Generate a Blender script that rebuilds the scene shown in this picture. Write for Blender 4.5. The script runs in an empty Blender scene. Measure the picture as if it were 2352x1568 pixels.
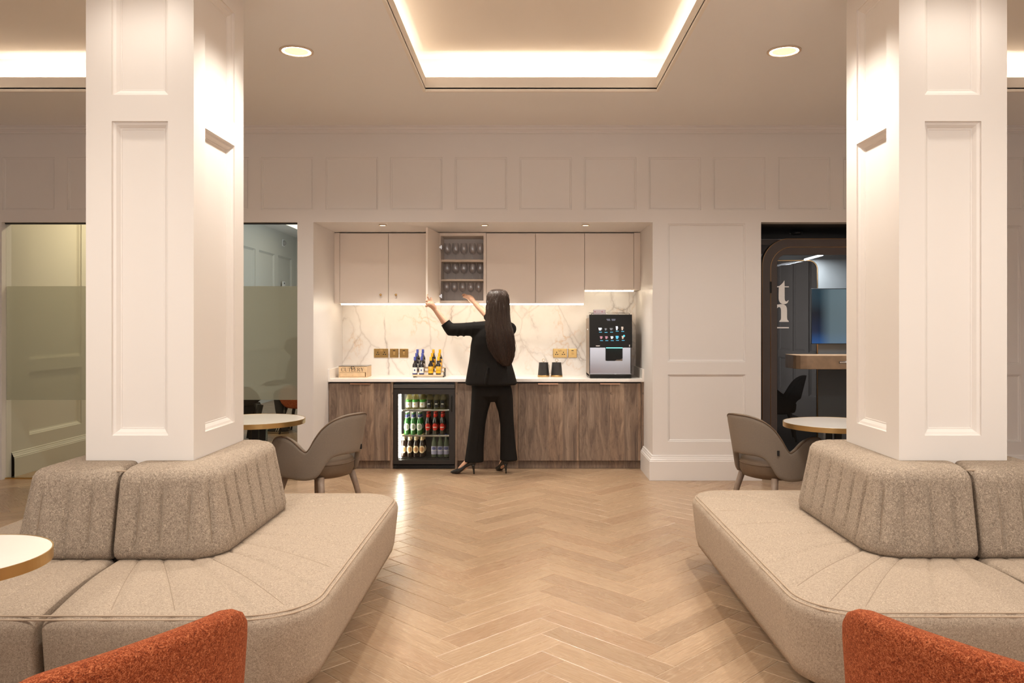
import bpy, bmesh, math, random
from mathutils import Vector, Matrix

S = bpy.context.scene
C = S.collection
PI = math.pi
random.seed(7)

# ---------------------------------------------------------------- camera, world, exposure
CAMZ = 1.443
F = 1840.0            # focal length in photograph pixels (2352 wide)
cam = bpy.data.cameras.new('camera')
cam.sensor_fit = 'HORIZONTAL'
cam.sensor_width = 36.0
cam.lens = F * 36.0 / 2352.0
cam.shift_x = -36.0 / 2352.0
cam.shift_y = -39.0 / 2352.0
cam.clip_end = 60
camo = bpy.data.objects.new('camera', cam)
camo.location = (0, 0, CAMZ)
camo.rotation_euler = (PI / 2, 0, 0)
C.objects.link(camo)
S.camera = camo

w = bpy.data.worlds.new('world')
w.use_nodes = True
w.node_tree.nodes['Background'].inputs[0].default_value = (1.0, 0.86, 0.72, 1)
w.node_tree.nodes['Background'].inputs[1].default_value = 0.05
S.world = w
S.view_settings.view_transform = 'Standard'
S.view_settings.look = 'None'
S.view_settings.exposure = 0.36
S.view_settings.gamma = 1.0
S.view_settings.use_curve_mapping = False
S.cycles.max_bounces = 8
S.cycles.diffuse_bounces = 5
S.cycles.glossy_bounces = 4
S.cycles.transmission_bounces = 6
S.cycles.transparent_max_bounces = 24
S.cycles.sample_clamp_indirect = 4.0
S.cycles.caustics_reflective = False
S.cycles.caustics_refractive = False
S.cycles.use_denoising = True

WARM = (1.0, 0.93, 0.83)          # colour of the warm white lamps
COVE = (1.0, 0.90, 0.77)
SPOT_W = 130.0                     # ceiling downlights
COVE_E = 50.0                      # strips inside the ceiling coffers
STRIP_E = 28.0                    # strips below the wall cupboards
ROOM_FILL_W = 45.0               # added fill light under the lounge ceiling, out of view
FRONT_FILL_W = 66.0                   # added fill light before the front wall, which has no windows

def area(name, loc, sx, sy, power, col, rot=(0,0,0)):
    ld = bpy.data.lights.new(name, 'AREA'); ld.shape = 'RECTANGLE'; ld.size = sx; ld.size_y = sy; ld.energy = power; ld.color = col
    lo = bpy.data.objects.new(name, ld); C.objects.link(lo); lo.location = loc; lo.rotation_euler = rot
    return lo
area('lounge_overhead_fill', (.1, .2, 3.23), 4.6, 1.2, ROOM_FILL_W, WARM)  # unseen overhead fill, added to lighten the whole room
area('lounge_front_fill', (.1, -2.9, 1.75), 7.0, 2.3, FRONT_FILL_W, (.96, .98, 1.0), (PI/2, 0, 0))  # unseen frontal fill, added to light the column fronts and back wall
area('meeting_daylight', (-2.15, 13.6, 1.9), 2.4, 1.8, 26, (.62,.82,1.0), (0, PI/2, 0))
area('meeting_lamps', (-3.9, 8.9, 3.23), .3, .3, 36, (1.0,.80,.50))
area('rear_daylight', (2.1, 12.6, 1.5), 1.4, 1.4, 22, (1.0,.93,.86), (0, -PI/2, 0))

# ---------------------------------------------------------------- key dimensions (metres)
ZC = 3.28          # ceiling
YW = 7.44          # panelled back wall
KW = YW / F
ZS = 2.393         # heads of the openings in the back wall
AX0, AX1, AY = -1.99, 1.16, 8.62     # alcove
YU, YB = 8.24, 8.0                   # fronts of wall cupboards / base cabinets

def at(px, py, Y):
    return Vector(((px - 1212) * Y / F, Y, CAMZ - (py - 745) * Y / F))
def X(px, Y): return (px - 1212) * Y / F
def Z(py, Y): return CAMZ - (py - 745) * Y / F

# ---------------------------------------------------------------- mesh builder
class MB:
    def __init__(s):
        s.v = []; s.f = []; s.sm = []; s.uv = None
    def add(s, vs, fs, smooth=False):
        o = len(s.v)
        s.v += [tuple(p) for p in vs]
        for f in fs:
            s.f.append(tuple(i + o for i in f)); s.sm.append(smooth)
        return s
    def box(s, x0, x1, y0, y1, z0, z1):
        vs = [(x0,y0,z0),(x1,y0,z0),(x1,y1,z0),(x0,y1,z0),(x0,y0,z1),(x1,y0,z1),(x1,y1,z1),(x0,y1,z1)]
        return s.add(vs, [(0,3,2,1),(4,5,6,7),(0,1,5,4),(1,2,6,5),(2,3,7,6),(3,0,4,7)])
    def quad(s, a, b, c, d): return s.add([a,b,c,d], [(0,1,2,3)])
    def lathe(s, prof, c=(0,0,0), n=24, smooth=True, sx=1, sy=1, caps=True):
        vs = []; fs = []
        for (r, z) in prof:
            for i in range(n):
                t = 2*PI*i/n
                vs.append((c[0]+r*sx*math.cos(t), c[1]+r*sy*math.sin(t), c[2]+z))
        for j in range(len(prof)-1):
            for i in range(n):
                k = (i+1) % n
                fs.append((j*n+i, j*n+k, (j+1)*n+k, (j+1)*n+i))
        if caps and prof[0][0] > 1e-6: fs.append(tuple(range(n-1,-1,-1)))
        if caps and prof[-1][0] > 1e-6: fs.append(tuple((len(prof)-1)*n+i for i in range(n)))
        return s.add(vs, fs, smooth)
    def loft(s, rings, n=24, smooth=True):
        """rings of (centre, rx, ry[, rotz]) stacked, closed at both ends"""
        vs = []; fs = []
        for r in rings:
            c, rx, ry = r[0], r[1], r[2]; a = r[3] if len(r) > 3 else 0
            for i in range(n):
                t = 2*PI*i/n
                x, y = rx*math.cos(t), ry*math.sin(t)
                vs.append((c[0]+x*math.cos(a)-y*math.sin(a), c[1]+x*math.sin(a)+y*math.cos(a), c[2]))
        m = len(rings)
        for j in range(m-1):
            for i in range(n):
                k = (i+1) % n
                fs.append((j*n+i, j*n+k, (j+1)*n+k, (j+1)*n+i))
        fs.append(tuple(range(n-1,-1,-1))); fs.append(tuple((m-1)*n+i for i in range(n)))
        return s.add(vs, fs, smooth)
    def tube(s, pts, rad, n=10, closed=False, smooth=True, flat=None):
        pts = [Vector(p) for p in pts]; m = len(pts)
        if not hasattr(rad, '__len__'): rad = [rad]*m
        vs = []; fs = []; up = None
        for j in range(m):
            if closed: d = pts[(j+1) % m] - pts[j-1]
            else: d = pts[min(j+1, m-1)] - pts[max(j-1, 0)]
            if d.length < 1e-9: d = Vector((0,0,1))
            d.normalize()
            if up is None:
                up = Vector((0,0,1)) if abs(d.z) < .9 else Vector((1,0,0))
            a = d.cross(up)
            if a.length < 1e-6: a = d.cross(Vector((0,1,0)))
            a.normalize(); b = a.cross(d).normalized(); up = b
            for i in range(n):
                t = 2*PI*i/n
                vs.append(pts[j] + a*(rad[j]*math.cos(t)) + b*(rad[j]*math.sin(t)*(flat or 1)))
        for j in range(m if closed else m-1):
            jj = (j+1) % m
            for i in range(n):
                k = (i+1) % n
                fs.append((j*n+i, j*n+k, jj*n+k, jj*n+i))
        if not closed:
            fs.append(tuple(range(n-1,-1,-1))); fs.append(tuple((m-1)*n+i for i in range(n)))
        return s.add(vs, fs, smooth)
    def capsule(s, pts, rad, n=12):
        """tube with rounded ends"""
        pts = [Vector(p) for p in pts]
        if not hasattr(rad, '__len__'): rad = [rad]*len(pts)
        P = []; R = []
        d0 = (pts[0]-pts[1]).normalized(); d1 = (pts[-1]-pts[-2]).normalized()
        for k in (.98, .75, .4): P.append(pts[0]+d0*rad[0]*k); R.append(rad[0]*math.sqrt(1-k*k))
        P += pts; R += list(rad)
        for k in (.4, .75, .98): P.append(pts[-1]+d1*rad[-1]*k); R.append(rad[-1]*math.sqrt(1-k*k))
        return s.tube(P, R, n)
    def prism(s, poly, fn, d0, d1):
        """poly = outline of (a,b); fn(a,b,d) -> point; extruded d0..d1"""
        n = len(poly)
        vs = [fn(a,b,d0) for a,b in poly] + [fn(a,b,d1) for a,b in poly]
        fs = [tuple(range(n-1,-1,-1)), tuple(range(n,2*n))] + [(i,(i+1)%n,n+(i+1)%n,n+i) for i in range(n)]
        return s.add(vs, fs)
    def sphere(s, c, rx, ry=None, rz=None, n=16, m=10):
        ry = ry or rx; rz = rz or rx
        prof = []
        for j in range(m+1):
            t = -PI/2 + PI*j/m
            prof.append((max(math.cos(t),1e-4), math.sin(t)))
        vs = []; fs = []
        for r, z in prof:
            for i in range(n):
                t = 2*PI*i/n
                vs.append((c[0]+rx*r*math.cos(t), c[1]+ry*r*math.sin(t), c[2]+rz*z))
        for j in range(m):
            for i in range(n):
                k=(i+1)%n
                fs.append((j*n+i,j*n+k,(j+1)*n+k,(j+1)*n+i))
        return s.add(vs, fs, True)
    def build(s, name, mat, parent=None, origin=None, bevel=0, seg=2, fix=True, subsurf=0):
        me = bpy.data.meshes.new(name)
        o = Vector(origin) if origin is not None else Vector((0,0,0))
        me.from_pydata([(p[0]-o.x, p[1]-o.y, p[2]-o.z) for p in s.v], [], s.f)
        me.polygons.foreach_set('use_smooth', s.sm)
        if fix:
            bm = bmesh.new(); bm.from_mesh(me)
            bmesh.ops.recalc_face_normals(bm, faces=bm.faces)
            bm.to_mesh(me); bm.free()
        me.update()
        ob = bpy.data.objects.new(name, me)
        if mat: me.materials.append(mat)
        C.objects.link(ob)
        if parent is not None:
            ob.parent = parent
        else:
            ob.location = o
        if bevel:
            b = ob.modifiers.new('bevel', 'BEVEL'); b.width = bevel; b.segments = seg
            b.limit_method = 'ANGLE'; b.angle_limit = math.radians(40); b.harden_normals = False
        if subsurf:
            m = ob.modifiers.new('smooth', 'SUBSURF'); m.levels = subsurf; m.render_levels = subsurf
        return ob

def tag(o, label=None, cat=None, group=None, kind=None):
    if label: o['label'] = label
    if cat: o['category'] = cat
    if group: o['group'] = group
    if kind: o['kind'] = kind
    return o
def thing(name, label, cat, loc=(0,0,0), rz=0, group=None):
    o = bpy.data.objects.new(name, None)
    o.empty_display_size = .1
    C.objects.link(o); o.location = loc; o.rotation_euler = (0,0,rz)
    return tag(o, label, cat, group)
def kids(o): return [c for c in list(bpy.data.objects) if c.parent == o]
def dup(root, loc, rz=None, label=None, group=None):
    r = root.copy(); C.objects.link(r); r.location = loc
    if rz is not None: r.rotation_euler = (0,0,rz)
    if label: r['label'] = label
    if group: r['group'] = group
    for ch in root.children:
        c = ch.copy(); C.objects.link(c); c.parent = r
        for g in ch.children:
            d = g.copy(); C.objects.link(d); d.parent = c
    return r
def structure(o): o['kind'] = 'structure'; return o

# ---------------------------------------------------------------- materials
def newmat(name):
    m = bpy.data.materials.new(name); m.use_nodes = True
    nt = m.node_tree; nt.nodes.clear()
    out = nt.nodes.new('ShaderNodeOutputMaterial')
    return m, nt, out
class NT:
    def __init__(s, nt): s.nt = nt
    def n(s, t, **kw):
        nd = s.nt.nodes.new(t)
        for k, v in kw.items():
            if k.startswith('_'): setattr(nd, k[1:], v)
            else:
                inp = nd.inputs[int(k[1:])] if k[0] == 'i' and k[1:].isdigit() else nd.inputs[k.replace('__', ' ')]
                if isinstance(v, bpy.types.NodeSocket): s.nt.links.new(v, inp)
                else: inp.default_value = v
        return nd
    def math(s, op, a, b=0.0, c=None):
        kw = dict(_operation=op, i0=a, i1=b)
        if c is not None: kw['i2'] = c
        return s.n('ShaderNodeMath', **kw).outputs[0]
    def mix(s, f, a, b, bt='MIX'):
        nd = s.nt.nodes.new('ShaderNodeMix'); nd.data_type = 'RGBA'; nd.blend_type = bt
        for i, v in ((0, f), (6, a), (7, b)):
            if isinstance(v, bpy.types.NodeSocket): s.nt.links.new(v, nd.inputs[i])
            else: nd.inputs[i].default_value = v if i == 0 else (tuple(v)+(1,))[:4]
        return nd.outputs[2]
    def ramp(s, f, stops, interp='LINEAR'):
        nd = s.n('ShaderNodeValToRGB', Fac=f); r = nd.color_ramp; r.interpolation = interp
        while len(r.elements) < len(stops): r.elements.new(.5)
        for e, (p, c) in zip(r.elements, stops):
            e.position = p; e.color = (tuple(c)+(1,))[:4] if hasattr(c, '__len__') else (c,c,c,1)
        return nd.outputs[0]
    def noise(s, vec, scale, detail=3, rough=.55, dist=0):
        return s.n('ShaderNodeTexNoise', Vector=vec, Scale=scale, Detail=detail, Roughness=rough, Distortion=dist).outputs[0]
    def mapping(s, vec, scale=(1,1,1), loc=(0,0,0), rot=(0,0,0)):
        return s.n('ShaderNodeMapping', Vector=vec, Scale=scale, Location=loc, Rotation=rot).outputs[0]
def c4(c): return (c[0], c[1], c[2], 1)

def mat(name, col, rough=.5, metal=0, spec=.5, emit=None, es=0, grain=0, gscale=60, coat=0, bump=0, bscale=200, transmission=0):
    m, nt, out = newmat(name); g = NT(nt)
    b = g.n('ShaderNodeBsdfPrincipled')
    b.inputs['Roughness'].default_value = rough; b.inputs['Metallic'].default_value = metal
    b.inputs['Specular IOR Level'].default_value = spec
    b.inputs['Coat Weight'].default_value = coat
    b.inputs['Transmission Weight'].default_value = transmission
    oc = g.n('ShaderNodeTexCoord').outputs['Object']
    if grain:
        n = g.noise(oc, gscale, 4)
        lo = tuple(x*(1-grain) for x in col); hi = tuple(min(1, x*(1+grain)) for x in col)
        nt.links.new(g.ramp(n, [(.3, lo), (.7, hi)]), b.inputs['Base Color'])
    else: b.inputs['Base Color'].default_value = c4(col)
    if bump:
        bn = g.n('ShaderNodeBump', Strength=bump, Distance=.002, Height=g.noise(oc, bscale, 2))
        nt.links.new(bn.outputs[0], b.inputs['Normal'])
    if emit:
        b.inputs['Emission Color'].default_value = c4(emit); b.inputs['Emission Strength'].default_value = es
    nt.links.new(b.outputs[0], out.inputs[0])
    return m
def emat(name, col, s):
    m, nt, out = newmat(name)
    e = nt.nodes.new('ShaderNodeEmission'); e.inputs[0].default_value = c4(col); e.inputs[1].default_value = s
    nt.links.new(e.outputs[0], out.inputs[0]); return m
def glassmat(name, tint=(1,1,1), refl=1.0, base=.03, rough=.0):
    """clear thin glass: see-through with a fresnel sheen"""
    m, nt, out = newmat(name); g = NT(nt)
    fc = g.n('ShaderNodeLayerWeight', Blend=.5).outputs[1]
    f = g.math('MULTIPLY_ADD', g.math('POWER', fc, 3.5), refl*.7, base)
    t = g.n('ShaderNodeBsdfTransparent', Color=c4(tint))
    gl = g.n('ShaderNodeBsdfGlossy', Roughness=rough)
    mx = g.n('ShaderNodeMixShader', i0=f, i1=t.outputs[0], i2=gl.outputs[0])
    nt.links.new(mx.outputs[0], out.inputs[0]); return m

PAINT = (.755, .722, .705)
M_paint = mat('painted_plaster', PAINT, .5, bump=.05, bscale=350)
M_panel = mat('painted_timber', PAINT, .42, spec=.5)
M_column = mat('painted_column', (.80, .75, .71), .42)
M_ceil = mat('ceiling_paint', (.87, .855, .845), .8)
M_cove = mat('coffer_paint', (.88, .82, .75), .75)
M_cup = mat('cupboard_linen', (.87, .79, .72), .55, grain=.05, gscale=420, bump=.12, bscale=600)
M_cupin = mat('cupboard_inside', (.88, .82, .78), .6)
M_shelf = mat('shelf_edge', (.66, .56, .47), .5)
M_worktop = mat('white_quartz', (.84, .80, .76), .22, grain=.03, gscale=18)
M_brass = mat('brushed_brass', (.60, .40, .17), .36, 1)
M_brassD = mat('antique_brass', (.60, .39, .15), .22, 1)
M_rose = mat('rose_gold', (.72, .42, .27), .3, 1)
M_black = mat('black_satin', (.012, .011, .011), .35)
M_blackmetal = mat('black_metal', (.015, .014, .013), .3, .6)
M_dark = mat('dark_shadow_gap', (.02, .018, .016), .8)
M_steel = mat('brushed_steel', (.62, .61, .62), .2, 1)
M_greymetal = mat('grey_grille', (.09, .085, .08), .4, .3)
M_wine = glassmat('drinking_glass', (.985,.985,.99), .9, .05, .08)
M_pane = glassmat('window_glass', (.93,.95,.93), .9, .015)
M_whitetop = mat('white_laminate', (.74, .69, .63), .18, grain=.02, gscale=6)
M_tableleg = mat('table_base', (.012,.012,.012), .22, .5)
M_podframe = mat('pod_frame', (.060, .046, .042), .5)
M_podline = mat('bronze_line', (.45, .27, .13), .35, 1)
M_white = mat('white_vinyl', (.82,.80,.80), .5)
M_ash = mat('grey_ash_leg', (.27,.20,.155), .45, grain=.15, gscale=40)

# marble splashback
def marble():
    m, nt, out = newmat('veined_marble'); g = NT(nt)
    b = g.n('ShaderNodeBsdfPrincipled'); b.inputs['Roughness'].default_value = .25
    oc = g.n('ShaderNodeTexCoord').outputs['Object']
    def vein(scale, seed, width, dist):
        v = g.mapping(oc, (1, 1, .72), (seed, 0, seed*.37), (0, .55, 0))
        nz = g.n('ShaderNodeTexNoise', Vector=v, Scale=scale*.9, Detail=5, Roughness=.6)
        vv = g.n('ShaderNodeVectorMath', _operation='MULTIPLY_ADD', i0=nz.outputs[1], i1=(dist,dist,dist), i2=v).outputs[0]
        d = g.n('ShaderNodeTexVoronoi', _feature='DISTANCE_TO_EDGE', Vector=vv, Scale=scale).outputs[0]
        return g.ramp(d, [(0, 1.0), (width, .35), (width*3.5, 0)])
    patch = g.ramp(g.noise(oc, 2.3, 3), [(.42, 0), (.62, 1)])
    patch2 = g.ramp(g.noise(g.mapping(oc, loc=(4,2,7)), 2.0, 3), [(.46, 0), (.66, 1)])
    v1 = g.math('MULTIPLY', vein(2.1, 3.1, .012, .35), patch)
    v2 = g.math('MULTIPLY', vein(3.3, 8.7, .018, .5), patch2)
    v3 = g.math('MULTIPLY', vein(1.5, 14.2, .006, .25), .8)
    cloud = g.ramp(g.noise(oc, 3, 5), [(.3, (.80,.755,.72)), (.7, (.88,.85,.82))])
    c1 = g.mix(g.math('MULTIPLY', v1, .75), cloud, (.30,.245,.22))
    c2 = g.mix(g.math('MULTIPLY', v2, .7), c1, (.62,.36,.16))
    c3 = g.mix(g.math('MULTIPLY', v3, .55), c2, (.42,.35,.31))
    nt.links.new(c3, b.inputs['Base Color']); nt.links.new(b.outputs[0], out.inputs[0])
    return m
M_marble = marble()

# rustic wood of the base cabinets (vertical boards)
def rustic():
    m, nt, out = newmat('rustic_oak'); g = NT(nt)
    b = g.n('ShaderNodeBsdfPrincipled'); b.inputs['Roughness'].default_value = .55
    oc = g.n('ShaderNodeTexCoord').outputs['Object']
    sep = g.n('ShaderNodeSeparateXYZ', i0=oc)
    board = g.math('FLOOR', g.math('MULTIPLY', sep.outputs[0], 7.1))
    rb = g.n('ShaderNodeTexWhiteNoise', _noise_dimensions='1D', W=board).outputs[0]
    off = g.n('ShaderNodeCombineXYZ', X=g.math('MULTIPLY', rb, 13.0), Y=0.0, Z=g.math('MULTIPLY', rb, 31.0))
    v = g.n('ShaderNodeVectorMath', _operation='ADD', i0=oc, i1=off.outputs[0]).outputs[0]
    fine = g.noise(g.mapping(v, (110, 110, 5)), 1, 4, .65)
    mid = g.noise(g.mapping(v, (10, 10, 1.8)), 1, 6, .68, 1.8)
    knot = g.noise(g.mapping(v, (9, 9, 4)), 1, 3, .6, 2.5)
    col = g.ramp(mid, [(.32, (.115,.076,.056)), (.48, (.25,.172,.122)), (.62, (.345,.25,.18)), (.75, (.45,.335,.245))])
    col = g.mix(g.ramp(fine, [(.40, .32), (.58, 0)]), col, (.075,.05,.038))
    col = g.mix(g.ramp(knot, [(.64, 0), (.74, .7)]), col, (.05,.03,.022))
    tint = g.ramp(rb, [(0, (.72,.72,.74)), (1, (1.15,1.1,1.04))])
    col = g.mix(1.0, col, tint, 'MULTIPLY')
    nt.links.new(col, b.inputs['Base Color'])
    bn = g.n('ShaderNodeBump', Strength=.25, Distance=.002, Height=fine)
    nt.links.new(bn.outputs[0], b.inputs['Normal']); nt.links.new(b.outputs[0], out.inputs[0])
    return m
M_rustic = rustic()

# herringbone oak boards: grain along the board (UV in metres), one tone per board
def oak():
    m, nt, out = newmat('limed_oak_board'); g = NT(nt)
    b = g.n('ShaderNodeBsdfPrincipled')
    uv = g.n('ShaderNodeUVMap').outputs[0]
    at_ = g.n('ShaderNodeAttribute'); at_.attribute_name = 'tone'
    rnd = g.math('FRACT', g.math('ADD', at_.outputs['Fac'], g.n('ShaderNodeObjectInfo').outputs['Random']))
    off = g.n('ShaderNodeCombineXYZ', X=g.math('MULTIPLY', rnd, 57.0), Y=g.math('MULTIPLY', rnd, 23.0), Z=g.math('MULTIPLY', rnd, 11.0))
    v = g.n('ShaderNodeVectorMath', _operation='ADD', i0=uv, i1=off.outputs[0]).outputs[0]
    fine = g.noise(g.mapping(v, (6, 210, 1)), 1, 3, .6)
    broad = g.noise(g.mapping(v, (1.6, 9, 1)), 1, 3, .55)
    fig = g.noise(g.mapping(v, (2.2, 11, 1)), 1, 2, .5, .6)
    rings = g.math('FRACT', g.math('MULTIPLY', fig, 13.0))
    ring = g.ramp(rings, [(0, 0), (.12, 1), (.3, .25), (1, 0)])
    base = g.ramp(rnd, [(0, (.29,.19,.118)), (.3, (.385,.26,.162)), (.65, (.44,.302,.193)), (.85,(.35,.22,.135)), (1, (.315,.205,.13))])
    base = g.mix(g.ramp(broad, [(.3, .35), (.7, 0)]), base, (.31,.195,.112))
    col = g.mix(g.math('MULTIPLY', ring, .30), base, (.62,.475,.33))
    col = g.mix(g.ramp(fine, [(.38, .55), (.56, 0)]), col, (.25,.155,.09))
    nt.links.new(col, b.inputs['Base Color'])
    nt.links.new(g.ramp(fine, [(.3, .36), (.7, .25)]), b.inputs['Roughness'])
    bn = g.n('ShaderNodeBump', Strength=.10, Distance=.001, Height=fine)
    nt.links.new(bn.outputs[0], b.inputs['Normal']); nt.links.new(b.outputs[0], out.inputs[0])
    return m
M_oak = oak()
M_joint = mat('floor_joint', (.50,.385,.275), .7)

def fabric(name, lo, mid, hi, scale, bump, bdist, fleck=0, sheen=.3):
    m, nt, out = newmat(name); g = NT(nt)
    b = g.n('ShaderNodeBsdfPrincipled'); b.inputs['Roughness'].default_value = .95
    b.inputs['Specular IOR Level'].default_value = .15
    b.inputs['Sheen Weight'].default_value = sheen
    b.inputs['Sheen Tint'].default_value = c4(hi)
    oc = g.n('ShaderNodeTexCoord').outputs['Object']
    n1 = g.noise(oc, scale, 4, .72, 1.4)
    n2 = g.noise(g.mapping(oc, (1.3, .8, 1.1), (3.1, 1.7, 5.3)), scale*2.3, 2, .6, .8)
    h = g.math('ADD', g.math('MULTIPLY', n1, .68), g.math('MULTIPLY', n2, .32))
    col = g.ramp(h, [(.36, lo), (.50, mid), (.63, hi)])
    if fleck:
        n3 = g.noise(g.mapping(oc, (.6, 1.6, 1.0), (7, 2, 9)), scale*1.3, 3, .65, 2.0)
        col = g.mix(g.math('MULTIPLY', g.ramp(n3, [(.60, 0), (.66, 1)]), fleck), col, hi)
        col = g.mix(g.math('MULTIPLY', g.ramp(n3, [(.34, 1), (.40, 0)]), fleck), col, lo)
    nt.links.new(col, b.inputs['Base Color'])
    bn = g.n('ShaderNodeBump', Strength=bump, Distance=bdist, Height=h)
    nt.links.new(bn.outputs[0], b.inputs['Normal']); nt.links.new(b.outputs[0], out.inputs[0])
    return m
M_boucle = fabric('boucle', (.19,.145,.112), (.41,.325,.252), (.72,.60,.475), 120, 1.0, .010, fleck=.55)
M_tweed = fabric('seat_tweed', (.20,.155,.12), (.385,.305,.235), (.58,.47,.365), 170, .8, .004, fleck=.25)
M_piping = mat('seam_piping', (.40,.30,.215), .9)
M_stitch = mat('seam_stitching', (.29,.22,.16), .9)
M_orange = fabric('orange_wool', (.065,.010,.006), (.27,.050,.014), (.62,.21,.09), 150, .9, .005, fleck=.6, sheen=.4)
M_taupe = fabric('taupe_wool', (.15,.122,.10), (.225,.187,.152), (.30,.25,.205), 600, .25, .001, sheen=.3)
M_taupeD = mat('taupe_seat_leather', (.13,.085,.052), .6, grain=.08, gscale=30)
M_taupeP = mat('taupe_piping', (.13,.085,.055), .8)
M_char = fabric('charcoal_wool', (.010,.009,.009), (.018,.016,.015), (.03,.027,.025), 500, .2, .001, sheen=.1)
M_suit = mat('black_suiting', (.0085,.007,.006), .8, spec=.16, bump=.2, bscale=900)
M_skin = mat('skin', (.62,.36,.24), .5)
M_hair = mat('dark_brown_hair', (.022,.012,.008), .5, spec=.25)
M_hair2 = mat('brown_hair_strand', (.040,.020,.011), .42, spec=.5)
M_shoe = mat('black_leather', (.010,.009,.009), .25, spec=.6)

# ================================================================ ROOM SHELL
def cells(u0, u1, v0, v1, holes):
    us = sorted({u0, u1} | {min(max(h[i], u0), u1) for h in holes for i in (0, 1)})
    vs = sorted({v0, v1} | {min(max(h[i], v0), v1) for h in holes for i in (2, 3)})
    for a, b in zip(us, us[1:]):
        run = None
        for c, d in zip(vs, vs[1:]):
            um, vm = (a+b)/2, (c+d)/2
            if any(h[0] < um < h[1] and h[2] < vm < h[3] for h in holes):
                if run: yield (a, b) + run; run = None
            else: run = (run[0], d) if run else (c, d)
        if run: yield (a, b) + run

def panelled(name, fn, u0, u1, v0, v1, panels, openings, thick, rings, m, parent=None, back=True):
    """a wall with sunk mouldings; every panel is a child of the wall"""
    mb = MB()
    for a, b, c, d in cells(u0, u1, v0, v1, list(panels)+list(openings)):
        mb.quad(fn(a,c,0), fn(b,c,0), fn(b,d,0), fn(a,d,0))
    for a, b, c, d in (cells(u0, u1, v0, v1, list(openings)) if back else ()):
        mb.quad(fn(a,c,thick), fn(a,d,thick), fn(b,d,thick), fn(b,c,thick))
    for (a, b, c, d) in openings:
        for p, q in (((a,c),(a,d)), ((a,d),(b,d)), ((b,d),(b,c))):
            mb.quad(fn(*p,0), fn(*q,0), fn(*q,thick), fn(*p,thick))
    wall = mb.build(name, m, parent, fix=False)
    for (a, b, c, d) in panels:
        p = MB(); pts = []
        for ins, dep in rings:
            pts += [fn(a+ins,c+ins,dep), fn(b-ins,c+ins,dep), fn(b-ins,d-ins,dep), fn(a+ins,d-ins,dep)]
        fs = []
        for j in range(len(rings)-1):
            for i in range(4):
                k = (i+1) % 4
                fs.append((4*j+i, 4*j+k, 4*j+4+k, 4*j+4+i))
        n = 4*(len(rings)-1)
        fs.append((n, n+1, n+2, n+3))
        p.add(pts, fs)
        ctr = fn((a+b)/2, (c+d)/2, 0)
        o = p.build('panel', m, None, ctr, fix=False)
        o.parent = wall; o.location = ctr
    return wall

R_SHALLOW = [(0,0), (0,.009), (.003,.011), (.012,.011), (.016,.016), (.020,.018)]
R_DEEP = [(0,0), (0,.008), (.003,.012), (.014,.016), (.024,.027), (.027,.031), (.033,.031), (.035,.034)]

# ---- back wall, panelled
pitch = 148.4; row = []
for i in range(-5, 12):
    x0 = X(599.5+pitch*i, YW); x1 = X(719.5+pitch*i, YW)
    if x0 > -5.55 and x1 < 5.4: row.append((x0, x1, Z(482, YW), Z(361, YW)))
pan = row + [(X(1534,YW), X(1712,YW), Z(831,YW), 2.379), (X(1534,YW), X(1712,YW), Z(1014,YW), Z(860,YW)),
             (4.02, X(2345,YW), Z(836,YW), 2.36), (4.02, X(2345,YW), Z(1014,YW), Z(860,YW))]
GX0, GX1 = -4.885, X(683, YW)
NX0, NX1 = X(1748, YW), 3.78
fnb = lambda u, v, d: (u, YW+d, v)
wall_back = structure(panelled('wall_back', fnb, -5.7, 5.6, 0, ZC, pan,
    [(GX0, GX1, 0, ZS), (AX0, AX1, 0, ZS), (NX0, NX1, 0, ZS)], .14, R_SHALLOW, M_panel))

# ---- side and front walls of the lounge
structure(MB().box(-5.7, -5.6, -3.0, YW, 0, ZC).build('wall_left', M_paint))
structure(MB().box(5.5, 5.6, -3.0, YW, 0, ZC).build('wall_right', M_paint))
structure(MB().box(-5.7, 5.6, -3.1, -3.0, 0, ZC).build('wall_front', M_paint))

# ---- cornice and skirting (run along the wall)
def run_profile(prof, x0, x1, y, sgn=-1):
    mb = MB(); n = len(prof)
    vs = [(x0, y+sgn*a, b) for a, b in prof] + [(x1, y+sgn*a, b) for a, b in prof]
    mb.add(vs, [(i,(i+1)%n,n+(i+1)%n,n+i) for i in range(n)] + [tuple(range(n)), tuple(range(2*n-1,n-1,-1))])
    return mb
corn = [(0,ZC), (.052,ZC), (.052,ZC-.012), (.040,ZC-.016), (.036,ZC-.030), (.022,ZC-.040), (.018,ZC-.052), (.010,ZC-.054), (.010,ZC-.064), (0,ZC-.066)]
structure(run_profile(corn, -5.6, 5.5, YW).build('trim_1', M_panel))
SK = [(0,0), (.034,0), (.034,.176), (.030,.183), (.030,.190), (.022,.197), (.017,.212), (.012,.217), (.012,.226), (.006,.231), (0,.232)]
mb = MB(); n = len(SK)      # runs out of the alcove, round the corner and along the pier
vs = [(AX1-a, YB, b) for a, b in SK] + [(AX1-a, YW-a, b) for a, b in SK] + [(NX0, YW-a, b) for a, b in SK]
mb.add(vs, [(j*n+i,j*n+(i+1)%n,(j+1)*n+(i+1)%n,(j+1)*n+i) for j in range(2) for i in range(n)] + [tuple(range(n)), tuple(range(3*n-1,2*n-1,-1))])
structure(mb.build('baseboard_back', M_panel))
structure(run_profile(SK, NX1, 5.5, YW).build('baseboard_back.001', M_panel))

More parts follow.
